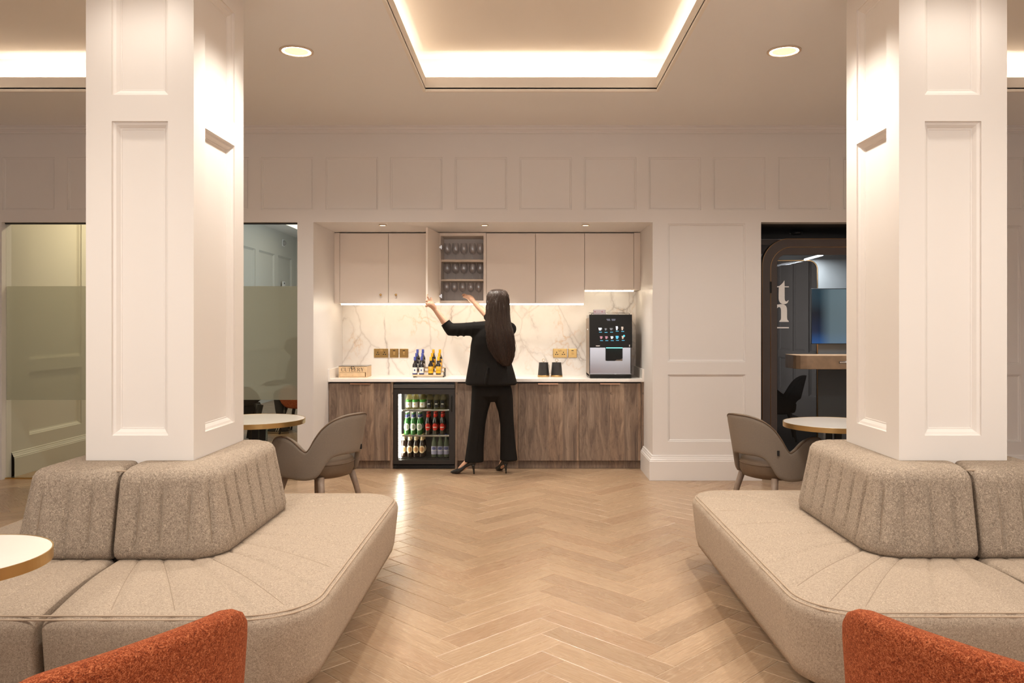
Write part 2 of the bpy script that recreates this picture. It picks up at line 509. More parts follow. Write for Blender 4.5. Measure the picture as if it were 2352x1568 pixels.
# ---- alcove shell
structure(MB().box(AX0-.06, AX0, YW+.14, AY+.1, 0, ZS).build('wall_alcove_left', M_paint))
structure(MB().box(AX1, AX1+.06, YW+.14, AY+.1, 0, ZS).build('wall_alcove_right', M_paint))
structure(MB().box(AX0, AX1, AY, AY+.1, 0, ZS).build('wall_alcove_back', M_paint))
structure(MB().box(AX0-.06, AX1+.06, YW+.14, AY+.1, ZS, ZS+.05).build('ceiling_alcove', M_paint))

# ---- ceiling with three lit coffers
CY0, CY1 = 1.2, at(0, 210, 1).y*0 + (ZC-CAMZ)*F/535.0
coffers = [(-4.35, -2.36, CY0, CY1), (X(977,CY1), X(1508,CY1), CY0, CY1), (2.56, 4.55, CY0, CY1)]
mb = MB()
for a, b, c, d in cells(-5.7, 5.6, -3.1, YW, [(q[0]-.02, q[1]+.02, q[2]-.02, q[3]+.02) for q in coffers]):
    mb.box(a, b, c, d, ZC, ZC+.02)
ceiling = structure(mb.build('ceiling', M_ceil))
SB, LIP, TOP = .21, .113, .325
M_led = emat('warm_led', COVE, COVE_E)
for (a, b, c, d) in coffers:
    lp = MB()
    for (x0,x1,y0,y1) in ((a-.02,b+.02,d,d+.02), (a-.02,b+.02,c-.02,c), (a-.02,a,c,d), (b,b+.02,c,d)):
        lp.box(x0,x1,y0,y1,ZC-.0004,ZC+LIP)
    lp.build('coffer_lip', M_cove, ceiling)
    tr = MB(); A, B, Cc, D = a-SB, b+SB, c-SB, d+SB
    for x0,x1,y0,y1 in ((A,B,d,D), (A,B,Cc,c), (A,a,c,d), (b,B,c,d)):
        tr.box(x0,x1,y0,y1,ZC+.02,ZC+.03)
    for x0,x1,y0,y1 in ((A-.02,B+.02,D,D+.02), (A-.02,B+.02,Cc-.02,Cc), (A-.02,A,Cc,D), (B,B+.02,Cc,D)):
        tr.box(x0,x1,y0,y1,ZC+.02,ZC+TOP)
    tr.box(A-.02,B+.02,Cc-.02,D+.02,ZC+TOP,ZC+TOP+.02)
    tr.build('coffer_tray', M_cove, ceiling)
    for x0,x1,y0,y1 in ((a-.02,b+.02,d+.0205,d+.0235), (a-.02,b+.02,c-.0235,c-.0205), (a-.0235,a-.0205,c-.02,d+.02), (b+.0205,b+.0235,c-.02,d+.02)):
        MB().box(x0,x1,y0,y1,ZC+.034,ZC+.066).build('led_strip', M_led, ceiling)

# ---- herringbone floor
PL, PW = .65, .1413
OX, OY = .16-PL/math.sqrt(2), 4.241-PL/math.sqrt(2)
def plank_geo(L, W, gap=.0030, ch=.0022, h=.012):
    a, b = gap/2, ch
    vs = []
    for ins, z in ((a, 0), (a, h-ch*.6), (a+ch, h)):
        vs += [(ins,ins,z),(L-ins,ins,z),(L-ins,W-ins,z),(ins,W-ins,z)]
    fs = [(4*j+i,4*j+(i+1)%4,4*j+4+(i+1)%4,4*j+4+i) for j in range(2) for i in range(4)] + [(8,9,10,11)]
    return vs, fs
pv, pf = plank_geo(PL, PW)
pme = bpy.data.meshes.new('plank'); pme.from_pydata([(x,y,z-.012) for x,y,z in pv], [], pf)
uvl = pme.uv_layers.new(name='UVMap')
for lp in pme.loops: uvl.data[lp.index].uv = pme.vertices[lp.vertex_index].co.xy
pme.materials.append(M_oak); pme.update()
r2 = math.sqrt(.5)
planks = []
for m in range(-9, 10):
    for k in range(-120, 120):
        for typ in (0, 1):
            if typ == 0: u, v = k*PW + m*PL, k*PW - m*PL; ang = PI/4
            else: u, v = (k+1)*PW + m*PL, (k+1)*PW - m*PL; ang = 3*PI/4   # runs along +v from (k*PW.., (k+1)*PW)
            x, y = OX + (u-v)*r2, OY + (u+v)*r2
            cx, cy = x + math.cos(ang)*PL/2 - math.sin(ang)*PW/2, y + math.sin(ang)*PL/2 + math.cos(ang)*PW/2
            lounge = -5.9 < cx < 5.8 and -3.2 < cy < 8.9
            meet = -5.1 < cx < -1.9 and cy < 17.2 and cy > 8
            if lounge or meet: planks.append((x, y, ang, cx, cy))
def seen(cx, cy):
    if cy < 2.2 or cy > 8.0: return -1
    px = 1212 + cx*F/cy; py = 745 + CAMZ*F/cy
    if not (-60 < px < 2410 and py < 1640): return -1
    if cy < 4.9 and (cx < -.70 or cx > .95): return 0.1/cy     # under or behind the sofas
    return 1/cy
order = sorted(range(len(planks)), key=lambda i: -seen(planks[i][3], planks[i][4]))
near = set(order[:300])
floor = structure(MB().box(-5.8, 5.7, -3.2, 17.2, -.06, -.0024).build('floor', M_joint))
verts = []; faces = []; tones = []; uvs = []
for i, (x, y, a, cx, cy) in enumerate(planks):
    if i in near:
        o = bpy.data.objects.new('plank', pme); C.objects.link(o); o.parent = floor
        o.location = (x, y, -.0005 + random.uniform(-.0003, .0003)); o.rotation_euler = (0, 0, a)
    else:
        b0 = len(verts); t = random.random()
        for (px_, py_, pz) in pv:
            verts.append((x+px_*math.cos(a)-py_*math.sin(a), y+px_*math.sin(a)+py_*math.cos(a), pz-.0125)); tones.append(t); uvs.append((px_, py_))
        faces += [tuple(b0+q for q in f) for f in pf]
me = bpy.data.meshes.new('planks_beyond'); me.from_pydata(verts, [], faces)
ul = me.uv_layers.new(name='UVMap')
for lp in me.loops: ul.data[lp.index].uv = uvs[lp.vertex_index]
ta = me.attributes.new('tone', 'FLOAT', 'POINT'); ta.data.foreach_set('value', tones)
me.materials.append(M_oak); me.update()
po = bpy.data.objects.new('planks_beyond', me); C.objects.link(po); po.parent = floor; po['kind'] = 'stuff'

# ---- meeting room behind the glass
MX0, MX1, MY1 = -4.89, -2.10, 16.9
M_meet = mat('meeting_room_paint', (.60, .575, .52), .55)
mp = []
y = YW+.42
while y < 16:
    mp += [(y, y+.92, .36, .98), (y, y+.92, 1.10, 2.80)]; y += 1.12
structure(panelled('wall_meeting_left', lambda u, v, d: (MX0-d, u, v), YW+.14, MY1, 0, ZC, mp, [], .1, R_DEEP, M_meet))
mb = MB(); n = len(SK)
vs = [(MX0+a, YW+.14, b) for a, b in SK] + [(MX0+a, MY1, b) for a, b in SK]
mb.add(vs, [(i,(i+1)%n,n+(i+1)%n,n+i) for i in range(n)])
structure(mb.build('baseboard_meeting', M_meet))
structure(MB().box(MX0-.1, MX1+.1, MY1, MY1+.1, 0, ZC).build('wall_meeting_back', M_meet))
structure(MB().box(MX1, MX1+.05, YW+.14, MY1, 0, ZC).build('wall_meeting_right', M_meet))
structure(MB().box(MX0-.1, MX1+.1, YW+.14, MY1+.1, ZC, ZC+.05).build('ceiling_meeting', M_ceil))
# glazing: pane, slim black head channel, frosted band
win = structure(MB().box(GX0, GX1, YW+.060, YW+.070, .012, ZS-.012).build('window_1', M_pane))
MB().box(GX0, GX1, YW+.045, YW+.085, ZS-.012, ZS).build('head_channel', M_black, win)
MB().box(GX0, GX1, YW+.045, YW+.085, 0, .012).build('floor_channel', M_brassD, win)
def frost():
    m, nt, out = newmat('frosted_film'); g = NT(nt)
    t = g.n('ShaderNodeBsdfTransparent', Color=(.93,.92,.86,1)).outputs[0]
    d = g.n('ShaderNodeBsdfTranslucent', Color=(.66,.66,.63,1)).outputs[0]
    d2 = g.n('ShaderNodeBsdfDiffuse', Color=(.50,.50,.49,1)).outputs[0]
    a = g.n('ShaderNodeMixShader', i0=.5, i1=d, i2=d2).outputs[0]
    b = g.n('ShaderNodeMixShader', i0=.46, i1=t, i2=a).outputs[0]
    nt.links.new(b, out.inputs[0]); return m
MB().box(GX0, GX1, YW+.0705, YW+.0715, Z(918,YW+.07), Z(657,YW+.07)).build('frosted_band', frost(), win)

# ---- dark room behind the phone booth
DX0, DX1, DY1 = 2.0, 4.25, 13.6
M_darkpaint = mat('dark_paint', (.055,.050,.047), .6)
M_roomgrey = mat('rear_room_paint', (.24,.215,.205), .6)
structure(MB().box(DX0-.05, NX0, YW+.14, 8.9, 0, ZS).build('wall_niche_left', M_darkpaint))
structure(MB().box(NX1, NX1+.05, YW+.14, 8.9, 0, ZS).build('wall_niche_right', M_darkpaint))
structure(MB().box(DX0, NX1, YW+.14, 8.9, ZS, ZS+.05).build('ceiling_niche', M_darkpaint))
mp = []; y = 9.4
while y < 13.3:
    mp += [(y, y+.56, .36, .90), (y, y+.56, 1.02, 2.9)]; y += .72
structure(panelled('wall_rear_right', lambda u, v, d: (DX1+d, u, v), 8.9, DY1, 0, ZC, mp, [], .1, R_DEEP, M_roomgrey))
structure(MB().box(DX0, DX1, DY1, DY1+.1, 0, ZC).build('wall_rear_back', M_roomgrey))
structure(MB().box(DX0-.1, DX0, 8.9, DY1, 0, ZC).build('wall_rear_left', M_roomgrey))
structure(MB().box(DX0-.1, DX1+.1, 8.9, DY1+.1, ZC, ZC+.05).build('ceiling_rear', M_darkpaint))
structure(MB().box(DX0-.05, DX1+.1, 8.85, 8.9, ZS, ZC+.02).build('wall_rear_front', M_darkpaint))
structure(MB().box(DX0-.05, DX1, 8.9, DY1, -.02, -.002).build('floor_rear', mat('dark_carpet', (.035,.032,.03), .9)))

# ================================================================ COLUMNS
def column(x0, x1, y0, y1, label, rings=R_DEEP):
    t = thing('column', label, 'column', ((x0+x1)/2, (y0+y1)/2, 0))
    t['kind'] = 'structure'
    cx, cy = (x0+x1)/2, (y0+y1)/2
    zs = ((Z(1000,3.79), 2.405), (2.529, 3.12))
    mx, my = .122, .135
    for name, fn, u0, u1, mg in (
        ('front_face', lambda u,v,d: (u-cx, y0+d-cy, v), x0, x1, mx),
        ('rear_face', lambda u,v,d: (u-cx, y1-d-cy, v), x0, x1, mx),
        ('side_face', lambda u,v,d: (x0+d-cx, u-cy, v), y0, y1, my),
        ('side_face', lambda u,v,d: (x1-d-cx, u-cy, v), y0, y1, my)):
        ps = [(u0+mg, u1-mg, a, b) for a, b in zs]
        panelled(name, fn, u0, u1, 0, ZC, ps, [], .06, rings, M_column, t, False)
    return t
LC = (-2.09, -1.58, 3.79, 4.455)
RC = (1.757, 2.268, 3.79, 4.415)
column(*LC, 'panelled cream column rising from the sofa beside the round table with brass rim')
column(*RC, 'panelled cream column rising from the sofa in front of the phone booth')

# ================================================================ LIGHT FITTINGS
M_bulb = emat('lamp_face', (1.0, .86, .66), 22)
M_refl = mat('lamp_reflector_glow', (.5,.42,.32), .35, .3, emit=(1,.80,.50), es=.85)  # painted glow: emission stands in for light caught by the reflector
M_ring = mat('lamp_trim', (.70,.55,.42), .4)
def downlight(x, y, z, r, label, power, spread=110, group=None, blend=.7, size=.05):
    t = thing('ceiling_light', label, 'light', (x, y, z), 0, group)
    MB().lathe([(r*.86,-.001),(r,-.001),(r*1.0,-.006),(r*.9,-.010),(r*.84,-.006),(r*.84,.0)], n=32, caps=False).build('trim_ring', M_ring, t)
    MB().lathe([(r*.84,-.004),(r*.70,-.0048)], n=32, caps=False).build('glow_ring', M_bulb, t)
    # reflector and lamp sit inside the can, just above the ceiling line
    MB().lathe([(r*.70,-.0048),(r*.60,-.004),(r*.45,-.003)], n=32, caps=False).build('reflector', M_refl, t)
    MB().lathe([(r*.45,-.003),(r*.2,-.0035),(.0005,-.0036)], n=32).build('lamp', M_refl, t)
    ld = bpy.data.lights.new('spot', 'SPOT'); ld.energy = power; ld.color = WARM
    ld.spot_size = math.radians(spread); ld.spot_blend = blend; ld.shadow_soft_size = size
    lo = bpy.data.objects.new('spot', ld); C.objects.link(lo); lo.parent = t; lo.location = (0,0,-.03)
    return t
downlight(X(681,5.38), 5.38, ZC, .112, 'round ceiling downlight between the coffer and the column above the CUTLERY box side', SPOT_W*.95, 150)
downlight(X(1801,5.38), 5.38, ZC, .112, 'round ceiling downlight between the coffer and the column by the phone booth', SPOT_W*.8, 150)
for (x, y, p, lb) in ((-1.80, 3.44, .11, 'ceiling downlight washing the front of the column by the cream round table'),
                      (2.00, 3.44, .11, 'ceiling downlight washing the front of the column by the phone booth'),
                      (-1.02, 4.15, .8, 'ceiling downlight washing the aisle side of the column by the cream round table'),
                      (1.20, 4.15, .8, 'ceiling downlight washing the aisle side of the column by the phone booth'),
                      (-2.05, 1.95, 1.15, 'ceiling downlight above the front edge of the sofa with the round table'),
                      (2.2, 1.95, 1.15, 'ceiling downlight above the front edge of the sofa without a table'),
                      ):
    downlight(x, y, ZC, .112, lb, SPOT_W*p, 150 if p > 1 else 120)
for px, lb in ((879, 'small recessed spotlight above the closed brass-knobbed cupboard doors'),
               (1113, 'small recessed spotlight above the open glass cupboard'),
               (1345, 'small recessed spotlight above the coffee machine end of the cupboards')):
    downlight(X(px,7.63), 7.63, ZS, .036, lb, 56, 98, 'alcove spotlights', .8)
MB().box(-4.4, -2.7, 13.4, 15.6, ZC-.02, ZC-.005).build('meeting_light', emat('light_panel', (1,.9,.72), 1.3))
tag(bpy.data.objects['meeting_light'], 'flat glowing light panel on the ceiling of the glazed meeting room', 'light')

# ================================================================ SOFAS AROUND THE COLUMNS
def rrect(x0, x1, y0, y1, r, ns, na):
    """stations round a rounded rectangle, starting mid-front, anticlockwise from above; r = 4 radii (fr, br, bl, fl)"""
    P = []
    cx = (x0+x1)/2
    def seg(a, b, n):
        for i in range(n): P.append((a[0]+(b[0]-a[0])*i/n, a[1]+(b[1]-a[1])*i/n))
    def arc(c, rad, t0, n):
        for i in range(n):
            t = t0 + (PI/2)*i/n; P.append((c[0]+rad*math.cos(t), c[1]+rad*math.sin(t)))
    fr, br, bl, fl = [max(q, .004) for q in r]
    seg((cx,y0), (x1-fr,y0), ns//2); arc((x1-fr,y0+fr), fr, -PI/2, na)
    seg((x1,y0+fr), (x1,y1-br), ns); arc((x1-br,y1-br), br, 0, na)
    seg((x1-br,y1), (x0+bl,y1), ns); arc((x0+bl,y1-bl), bl, PI/2, na)
    seg((x0,y1-bl), (x0,y0+fl), ns); arc((x0+fl,y0+fl), fl, PI, na)
    seg((x0+fl,y0), (cx,y0), ns//2)
    return P
NS, NA = 96, 26
def inset_outline(R, rad, d): return rrect(R[0]+d, R[1]-d, R[2]+d, R[3]-d, [q-d for q in rad], NS, NA)
def swept_module(name, rings, s0, s1, grooves, m, parent, origin, gw=.55, cap_r=.03):
    """rings: list of (outline pts, z, normal kind, groove amplitude); stations s0..s1 (wrapping)"""
    N = len(rings[0][0]); idx = list(range(s0, s1+1))
    vs = []; fs = []
    for (P, z, kind, amp, Q) in rings:
        for s in idx:
            p = Vector((P[s % N][0], P[s % N][1], z))
            g = 0
            for gs in grooves:
                d = abs(s-gs)
                if d < 6: g = max(g, math.exp(-(d/1.3)**2))
            e = min(s-s0, s1-s)                       # round the module's open ends
            q = Vector((Q[s % N][0], Q[s % N][1], z)) # a point further inside
            inn = (q-p); L = inn.length; inn = inn/L if L > 1e-6 else Vector((0,0,0))
            if kind == 'top': p.z -= amp*g + .022*math.exp(-e/1.6)
            elif kind == 'side': p += inn*(amp*g + .022*math.exp(-e/1.6))
            elif kind == 'edge': p += inn*(amp*.6*g + .018*math.exp(-e/1.6)); p.z -= amp*.6*g + .018*math.exp(-e/1.6)
            vs.append(p)
    n = len(idx)
    for j in range(len(rings)-1):
        for i in range(n-1):
            fs.append((j*n+i, j*n+i+1, (j+1)*n+i+1, (j+1)*n+i))
    m_ = len(rings)
    fs.append(tuple(j*n for j in range(m_))); fs.append(tuple(j*n+n-1 for j in range(m_-1,-1,-1)))
    mb = MB(); mb.add(vs, fs, True)
    mb.sm[-1] = mb.sm[-2] = False
    o = mb.build(name, m, parent, origin)
    return o
ZSEAT, ZBACK, ZUND = .42, .80, .115
def sofa(label, seat, srad, back, brad, col):
    cx, cy = (back[0]+back[1])/2, (back[2]+back[3])/2
    org = (cx, cy, 0)
    t = thing('banquette_sofa', label, 'sofa', org)
    N = len(inset_outline(seat, srad, 0))
    h = NS//2
    # station numbers of the stitched channels: along the front, round the corner, along the sides, along the back
    ch = []
    side0 = h+NA
    front = [h*f for f in (.34, .67)] + [h+NA*.10, h+NA*.5]
    sidel = [side0+NS*f for f in (.02, .20, .40, .60, .80, .98)]
    half = front + sidel + [side0+NS+NA*.5] + [side0+NS+NA+h*f for f in (.05, .36, .68)]
    ch = half + [N-a for a in half]
    inner = inset_outline(back, brad, .05)
    deep = inset_outline(back, brad, .10)
    so = lambda d: inset_outline(seat, srad, d)
    S0 = so(0.0)
    def lerp(A, B, f): return [(a[0]+(b[0]-a[0])*f, a[1]+(b[1]-a[1])*f) for a, b in zip(A, B)]
    e1 = so(.05)
    rings = [(lerp(so(.16), inner, .0), ZUND, 'none', 0, inner), (so(.05), ZUND, 'side', 0, inner), (so(.035), ZUND+.006, 'side', .001, inner), (so(.022), ZUND+.05, 'side', .002, inner)]
    for f in (.25,.5,.75): rings.append((so(.022-.022*f), ZUND+.05+(ZSEAT-.06-ZUND-.05)*f, 'side', .002, inner))
    for a in (0, 22, 45, 68, 90):
        a = math.radians(a)
        rings.append((so(.05-.05*math.cos(a)), ZSEAT-.05+.05*math.sin(a), 'edge' if 0 < a < 1.5 else ('side' if a == 0 else 'top'), .003, inner))
    for f in (.06,.12,.25,.4,.55,.7,.85,.93):
        zz = ZSEAT + .016*math.sin(PI*min(1, f*1.05))
        rings.append((lerp(e1, inner, f), zz, 'top', .009, inner))
    rings.append((inner, ZSEAT-.002, 'top', 0, deep))
    for a, b in ((1, N//2-1), (N//2+1, N-1)):
        swept_module('seat', rings, a, b, ch, M_tweed, t, org)
    # piping along the seat edge
    off = .028; pz = ZSEAT-.006
    pts = [Vector((p[0], p[1], pz)) for p in so(off)]
    for dz, dd in ((0, 0), (-.010, -.012)):
        pp = [Vector((p[0], p[1], pz+dz)) for p in so(off+dd)]
        MB().tube(pp, .0035, 6, closed=True).build('piping', M_piping, t, org)
    st = MB()
    for s_ in map(int, ch):
        pts = []
        for f in (0,.06,.12,.25,.4,.55,.7,.85,.93):
            P_ = lerp(e1, inner, f)[s_ % N]; pts.append((P_[0], P_[1], ZSEAT+.016*math.sin(PI*min(1, f*1.05))-.0088))
        st.tube(pts, .0018, 5)
    st.build('stitching', M_stitch, t, org)['kind'] = 'stuff'
    # back block, leaning in towards the column
    bo = lambda d: inset_outline(back, brad, d)
    colr = [(col[0]+.004, col[1]-.004, col[2]+.004, col[3]-.004)]
    ci = rrect(col[0]+.004, col[1]-.004, col[2]+.004, col[3]-.004, [.004]*4, NS, NA)
    rings = [(lerp(bo(.0), ci, .5), ZSEAT-.004, 'none', 0, ci), (bo(.025), ZSEAT-.004, 'side', .002, ci), (bo(.006), ZSEAT+.012, 'side', .004, ci), (bo(.0), ZSEAT+.04, 'side', .010, ci)]
    z1 = ZBACK-.06; lean = .055
    for f in (.2,.4,.6,.8): rings.append((bo(lean*f), ZSEAT+.04+(z1-ZSEAT-.04)*f, 'side', .016, ci))
    for a in (0, 22, 45, 68, 90):
        a = math.radians(a)
        rings.append((bo(lean+.06-.06*math.cos(a)), z1+.06*math.sin(a), 'edge' if 0 < a < 1.5 else ('side' if a == 0 else 'top'), .006, ci))
    for f in (.15,.4,.7): rings.append((lerp(bo(lean+.06), ci, f), ZBACK+.004, 'top', .0015, ci))
    rings.append((ci, ZBACK, 'top', 0, ci)); rings.append((ci, ZSEAT+.05, 'none', 0, ci))
    for a, b in ((1, N//2-1), (N//2+1, N-1)):
        swept_module('backrest', rings, a, b, ch, M_boucle, t, org)
    st = MB()
    for s_ in map(int, ch):
        pts = []
        for f in (0,.2,.4,.6,.8,1):
            A_ = bo(lean*f+.0135)[s_ % N]; pts.append((A_[0], A_[1], ZSEAT+.04+(z1-ZSEAT-.04)*f))
        st.tube(pts, .0026, 5)
    st.build('stitching', M_stitch, t, org)['kind'] = 'stuff'
    pp = [Vector((p[0], p[1], ZBACK-.010)) for p in bo(lean+.042)]
    MB().tube(pp, .0032, 6, closed=True).build('piping', M_piping, t, org)
    P0 = so(.24); base = MB(); n = len(P0)
    base.add([(p[0],p[1],0) for p in P0] + [(p[0],p[1],ZUND+.002) for p in P0], [(i,(i+1)%n,n+(i+1)%n,n+i) for i in range(n)])
    base.build('plinth', M_dark, t, org)
    return t
sofa('beige boucle sofa wrapped round the column, with the cream round table at its front',
     (-2.69, -.757, 2.80, 4.90), (.26,.24,.30,.26), (-2.29, -1.33, 3.47, 4.56), (.17,.17,.17,.17), LC)
sofa('beige boucle sofa wrapped round the column in front of the phone booth',
     (.985, 2.95, 2.83, 4.99), (.26,.26,.22,.26), (1.50, 2.46, 3.49, 4.58), (.17,.17,.17,.17), RC)

# ================================================================ UPHOLSTERED ARMCHAIRS
def interp(tab, a):
    a = min(max(a, tab[0][0]), tab[-1][0])
    sl = []
    for i in range(len(tab)):
        lo_, hi_ = tab[max(i-1,0)], tab[min(i+1,len(tab)-1)]
        sl.append((hi_[1]-lo_[1])/(hi_[0]-lo_[0]) if 0 < i < len(tab)-1 else 0)
    for i in range(len(tab)-1):
        if a <= tab[i+1][0]:
            h = tab[i+1][0]-tab[i][0]; f = (a-tab[i][0])/h
            return ((2*f**3-3*f**2+1)*tab[i][1] + (f**3-2*f**2+f)*h*sl[i] + (-2*f**3+3*f**2)*tab[i+1][1] + (f**3-f**2)*h*sl[i+1])
    return tab[-1][1]
TOPT = [(0,.805),(20,.797),(36,.765),(48,.71),(57,.64),(64,.575),(69,.548),(75,.56),(86,.60),(98,.635),(110,.645),(121,.62),(130,.53)]
BOTT = [(0,.505),(22,.502),(33,.485),(41,.44),(48,.385),(56,.35),(70,.335),(95,.335),(113,.35),(123,.40),(130,.47)]
TUBT = [(0,.812),(28,.806),(40,.790),(49,.755),(58,.70),(70,.63),(84,.59),(105,.57),(121,.56),(130,.50)]
def armchair(label, loc, face, m, seatm, legm, pipem, group=None, tagside=None, RX=.285, RY=.275, sq=1.0, TOPT=TOPT, leanf=1.0, BOTT=BOTT, board=False):
    rz = math.atan2(-face[0], face[1])
    t = thing('armchair', label, 'chair', (loc[0], loc[1], 0), rz, group)
    def plan(a, z):
        s = math.copysign(1, a); b = abs(a)
        lean = .20*max(0, z-.46)*max(0, math.cos(math.radians(min(b,90))))+.04*max(0, z-.46)
        tuck = -.10*max(0,.46-z)
        rx, ry = RX+lean*.5*leanf+tuck, RY+lean*leanf+tuck
        if b <= 90:
            th = math.radians(b); return s*rx*math.sin(th)**sq, -ry*max(0,math.cos(th))**sq
        d = (b-90)/40*.25
        return s*(rx - .10*d*d), d
    A = [-130+260*i/120 for i in range(121)]; NZ = 8
    shell = MB(); vs = []; fs = []
    for a in A:
        zt, zb = interp(TOPT, abs(a)), interp(BOTT, abs(a))
        for j in range(NZ+1):
            z = zb+(zt-zb)*j/NZ; x, y = plan(a, z); vs.append((x, y, z))
    for i in range(len(A)-1):
        for j in range(NZ):
            fs.append((i*(NZ+1)+j, (i+1)*(NZ+1)+j, (i+1)*(NZ+1)+j+1, i*(NZ+1)+j+1))
    shell.add(vs, fs, True)
    sh = shell.build('shell', m, t, fix=False)
    so = sh.modifiers.new('thick', 'SOLIDIFY'); so.thickness = .042 if pipem else .062; so.offset = -1
    ss = sh.modifiers.new('round', 'SUBSURF'); ss.levels = 1; ss.render_levels = 1
    # piping along the upper edge of the shell
    pts = []
    for a in (A if pipem else []):
        zt = interp(TOPT, abs(a)); x, y = plan(a, zt); r_ = math.hypot(x, y); pts.append((x*(1-.007/r_), y*(1-.007/r_), zt-.004))
    if pipem: MB().tube(pts, .006, 6).build('piping', pipem, t)
    # seat cushion: tapered round pad
    def pad(r, z): return ((0, .02, z), r*1.0, r*1.02)
    sm = MB(); sm.loft([pad(.20,.335), pad(.232,.345), pad(.248,.385), pad(.25,.44), pad(.24,.462), pad(.20,.472), pad(.10,.476), pad(.01,.477)], 36)
    sm.build('seat', seatm, t)
    MB().tube([(.2495*math.cos(2*PI*i/40), .02+.254*math.sin(2*PI*i/40), .437) for i in range(40)], .005, 6, closed=True).build('seat_piping', pipem or m, t)
    for sx in (-1, 1):
        for sy in (-1, 1):
            if board:
                MB().tube([(sx*.20, .02+sy*.21, .46), (sx*.15, .02+sy*.13, 0)], [.055,.040], 4, flat=.35).build('leg', legm, t); continue
            MB().tube([(sx*.165, .02+sy*.165, .35), (sx*.185, .02+sy*.19, .25), (sx*.228, .02+sy*.235, 0)], [.025,.022,.013], 14).build('leg', legm, t)
    if tagside is not None:
        x, y = plan(tagside, .455); s = math.copysign(1, tagside); th = math.radians(abs(tagside))
        nx, ny = s*math.sin(th), -math.cos(th); k = .046
        mb = MB()
        x, y = plan(tagside, .545); c = Vector((x, y, .545)); tx = Vector((ny*-1, nx, 0))
        mb.prism([(-.008,-.018),(.008,-.018),(.008,.018),(-.008,.018)], lambda a,b,d: c+tx*a+Vector((0,0,b))+Vector((nx,ny,0))*d, -.004, .008)
        mb.build('fabric_tag', M_black, t)
    return t
armchair('taupe wool armchair with an open back standing before the wood base cabinets', (-1.525, 5.92), (-.885, .465), M_taupe, M_taupeD, M_ash, M_taupeP, None, 25)
armchair('taupe wool armchair with an open back standing before the panelled pier and phone booth', (1.80, 5.88), (.885, .465), M_taupe, M_taupeD, M_ash, M_taupeP, None, 52)
armchair('rust orange wool armchair, only its back showing, nearer the cream round table', (-1.01, 1.77), (-.84, .54), M_orange, M_orange, M_ash, None, None, None, .335, .30, .72, TUBT, .5)
armchair('rust orange wool armchair, only its back showing, before the sofa without a table', (1.09, 1.77), (.84, .54), M_orange, M_orange, M_ash, None, None, None, .335, .30, .72, TUBT, .5)

# ================================================================ ROUND TABLES
def table(label, x, y, r, h, posts):
    t = thing('round_table', label, 'table', (x, y, 0))
    MB().lathe([(.001,h-.030),(r-.004,h-.030),(r-.004,h-.0008),(.001,h)], n=72, smooth=False).build('tabletop', M_whitetop, t)
    MB().lathe([(r-.004,h-.034),(r,h-.034),(r,h+.0002),(r-.0035,h+.0006),(r-.0038,h-.001)], n=96, smooth=False).build('rim', M_brass, t)
    for dx, dy in posts:
        MB().box(dx-.024,dx+.024,dy-.024,dy+.024,.012,h-.032).build('post', M_tableleg, t, bevel=.004)
    MB().lathe([(.001,0),(r*.62,0),(r*.62,.008),(r*.6,.012),(.001,.013)], n=48).build('base', M_tableleg, t)
    MB().lathe([(.001,h-.044),(r*.4,h-.044),(r*.4,h-.033),(.001,h-.033)], n=32).build('top_plate', M_tableleg, t)
    return t
table('cream round table with a brass rim beside the glazed meeting room', -2.0, 5.88, .355, .75, ((.06,0),(-.0,.02)))
table('cream round table with a brass rim in front of the phone booth', X(1917,5.67), 5.67, .35, .75, ((.02,0),(-.04,.02)))
table('small cream round table with a brass rim at the front of the sofa', -1.71, 2.40, .25, .75, ((0,0),))

# ================================================================ MEETING ROOM FURNITURE
HIGHB = [(0,.54),(40,.52),(60,.47),(90,.455),(113,.46),(123,.49),(130,.52)]
armchair('charcoal meeting chair behind the frosted glass facing the seated person', (-3.60, 9.95), (.9,.4), M_char, M_char, M_black, M_char, BOTT=HIGHB, board=True)
armchair('rust orange meeting chair under the seated person behind the glass', (-3.0, 10.75), (-1,.05), M_orange, M_orange, M_black, M_orange)
armchair('charcoal chair with dark legs seen through the phone booth glass', (3.14, 10.1), (-1.0,.25), M_char, M_char, M_black, M_char)

# ================================================================ TEA POINT: BASE CABINETS, WORKTOP
ZT0, ZT1 = .871, .901
bx = [X(p, YB) for p in (755, 897, 903, 1045, 1051, 1190, 1330, 1472)]
def base_cab(label, x0, x1, hx=None, hw=.2):
    t = thing('base_cabinet', label, 'cabinet', ((x0+x1)/2, YB, 0))
    o = ((x0+x1)/2, YB, 0)
    MB().box(x0+.001, x1-.001, YB+.022, AY-.005, .085, ZT0-.001).build('body', M_dark, t, o)
    MB().box(x0+.0015, x1-.0015, YB, YB+.02, .084, ZT0-.014).build('door', M_rustic, t, o, bevel=.0012)
    MB().box(x0, x1, YB+.045, YB+.063, 0, .083).build('plinth', M_rustic, t, o)
    if hx is not None:
        mb = MB(); mb.box(hx-hw/2, hx+hw/2, YB-.022, YB+.004, ZT0-.0138, ZT0-.0115); mb.box(hx-hw/2, hx+hw/2, YB-.022, YB-.0195, ZT0-.024, ZT0-.0115)
        mb.build('handle', M_rose, t, o)
    return t
base_cab('dark wood base cabinet below the CUTLERY box, end of the run', bx[0], bx[1], X(828,YB))
base_cab('dark wood base cabinet between the drinks fridge and the next cabinet, behind the woman', bx[4], bx[5], X(1120,YB))
base_cab('dark wood base cabinet below the two black canisters', bx[5], bx[6], X(1259,YB))
base_cab('dark wood base cabinet below the coffee machine', bx[6], bx[7], X(1401,YB))
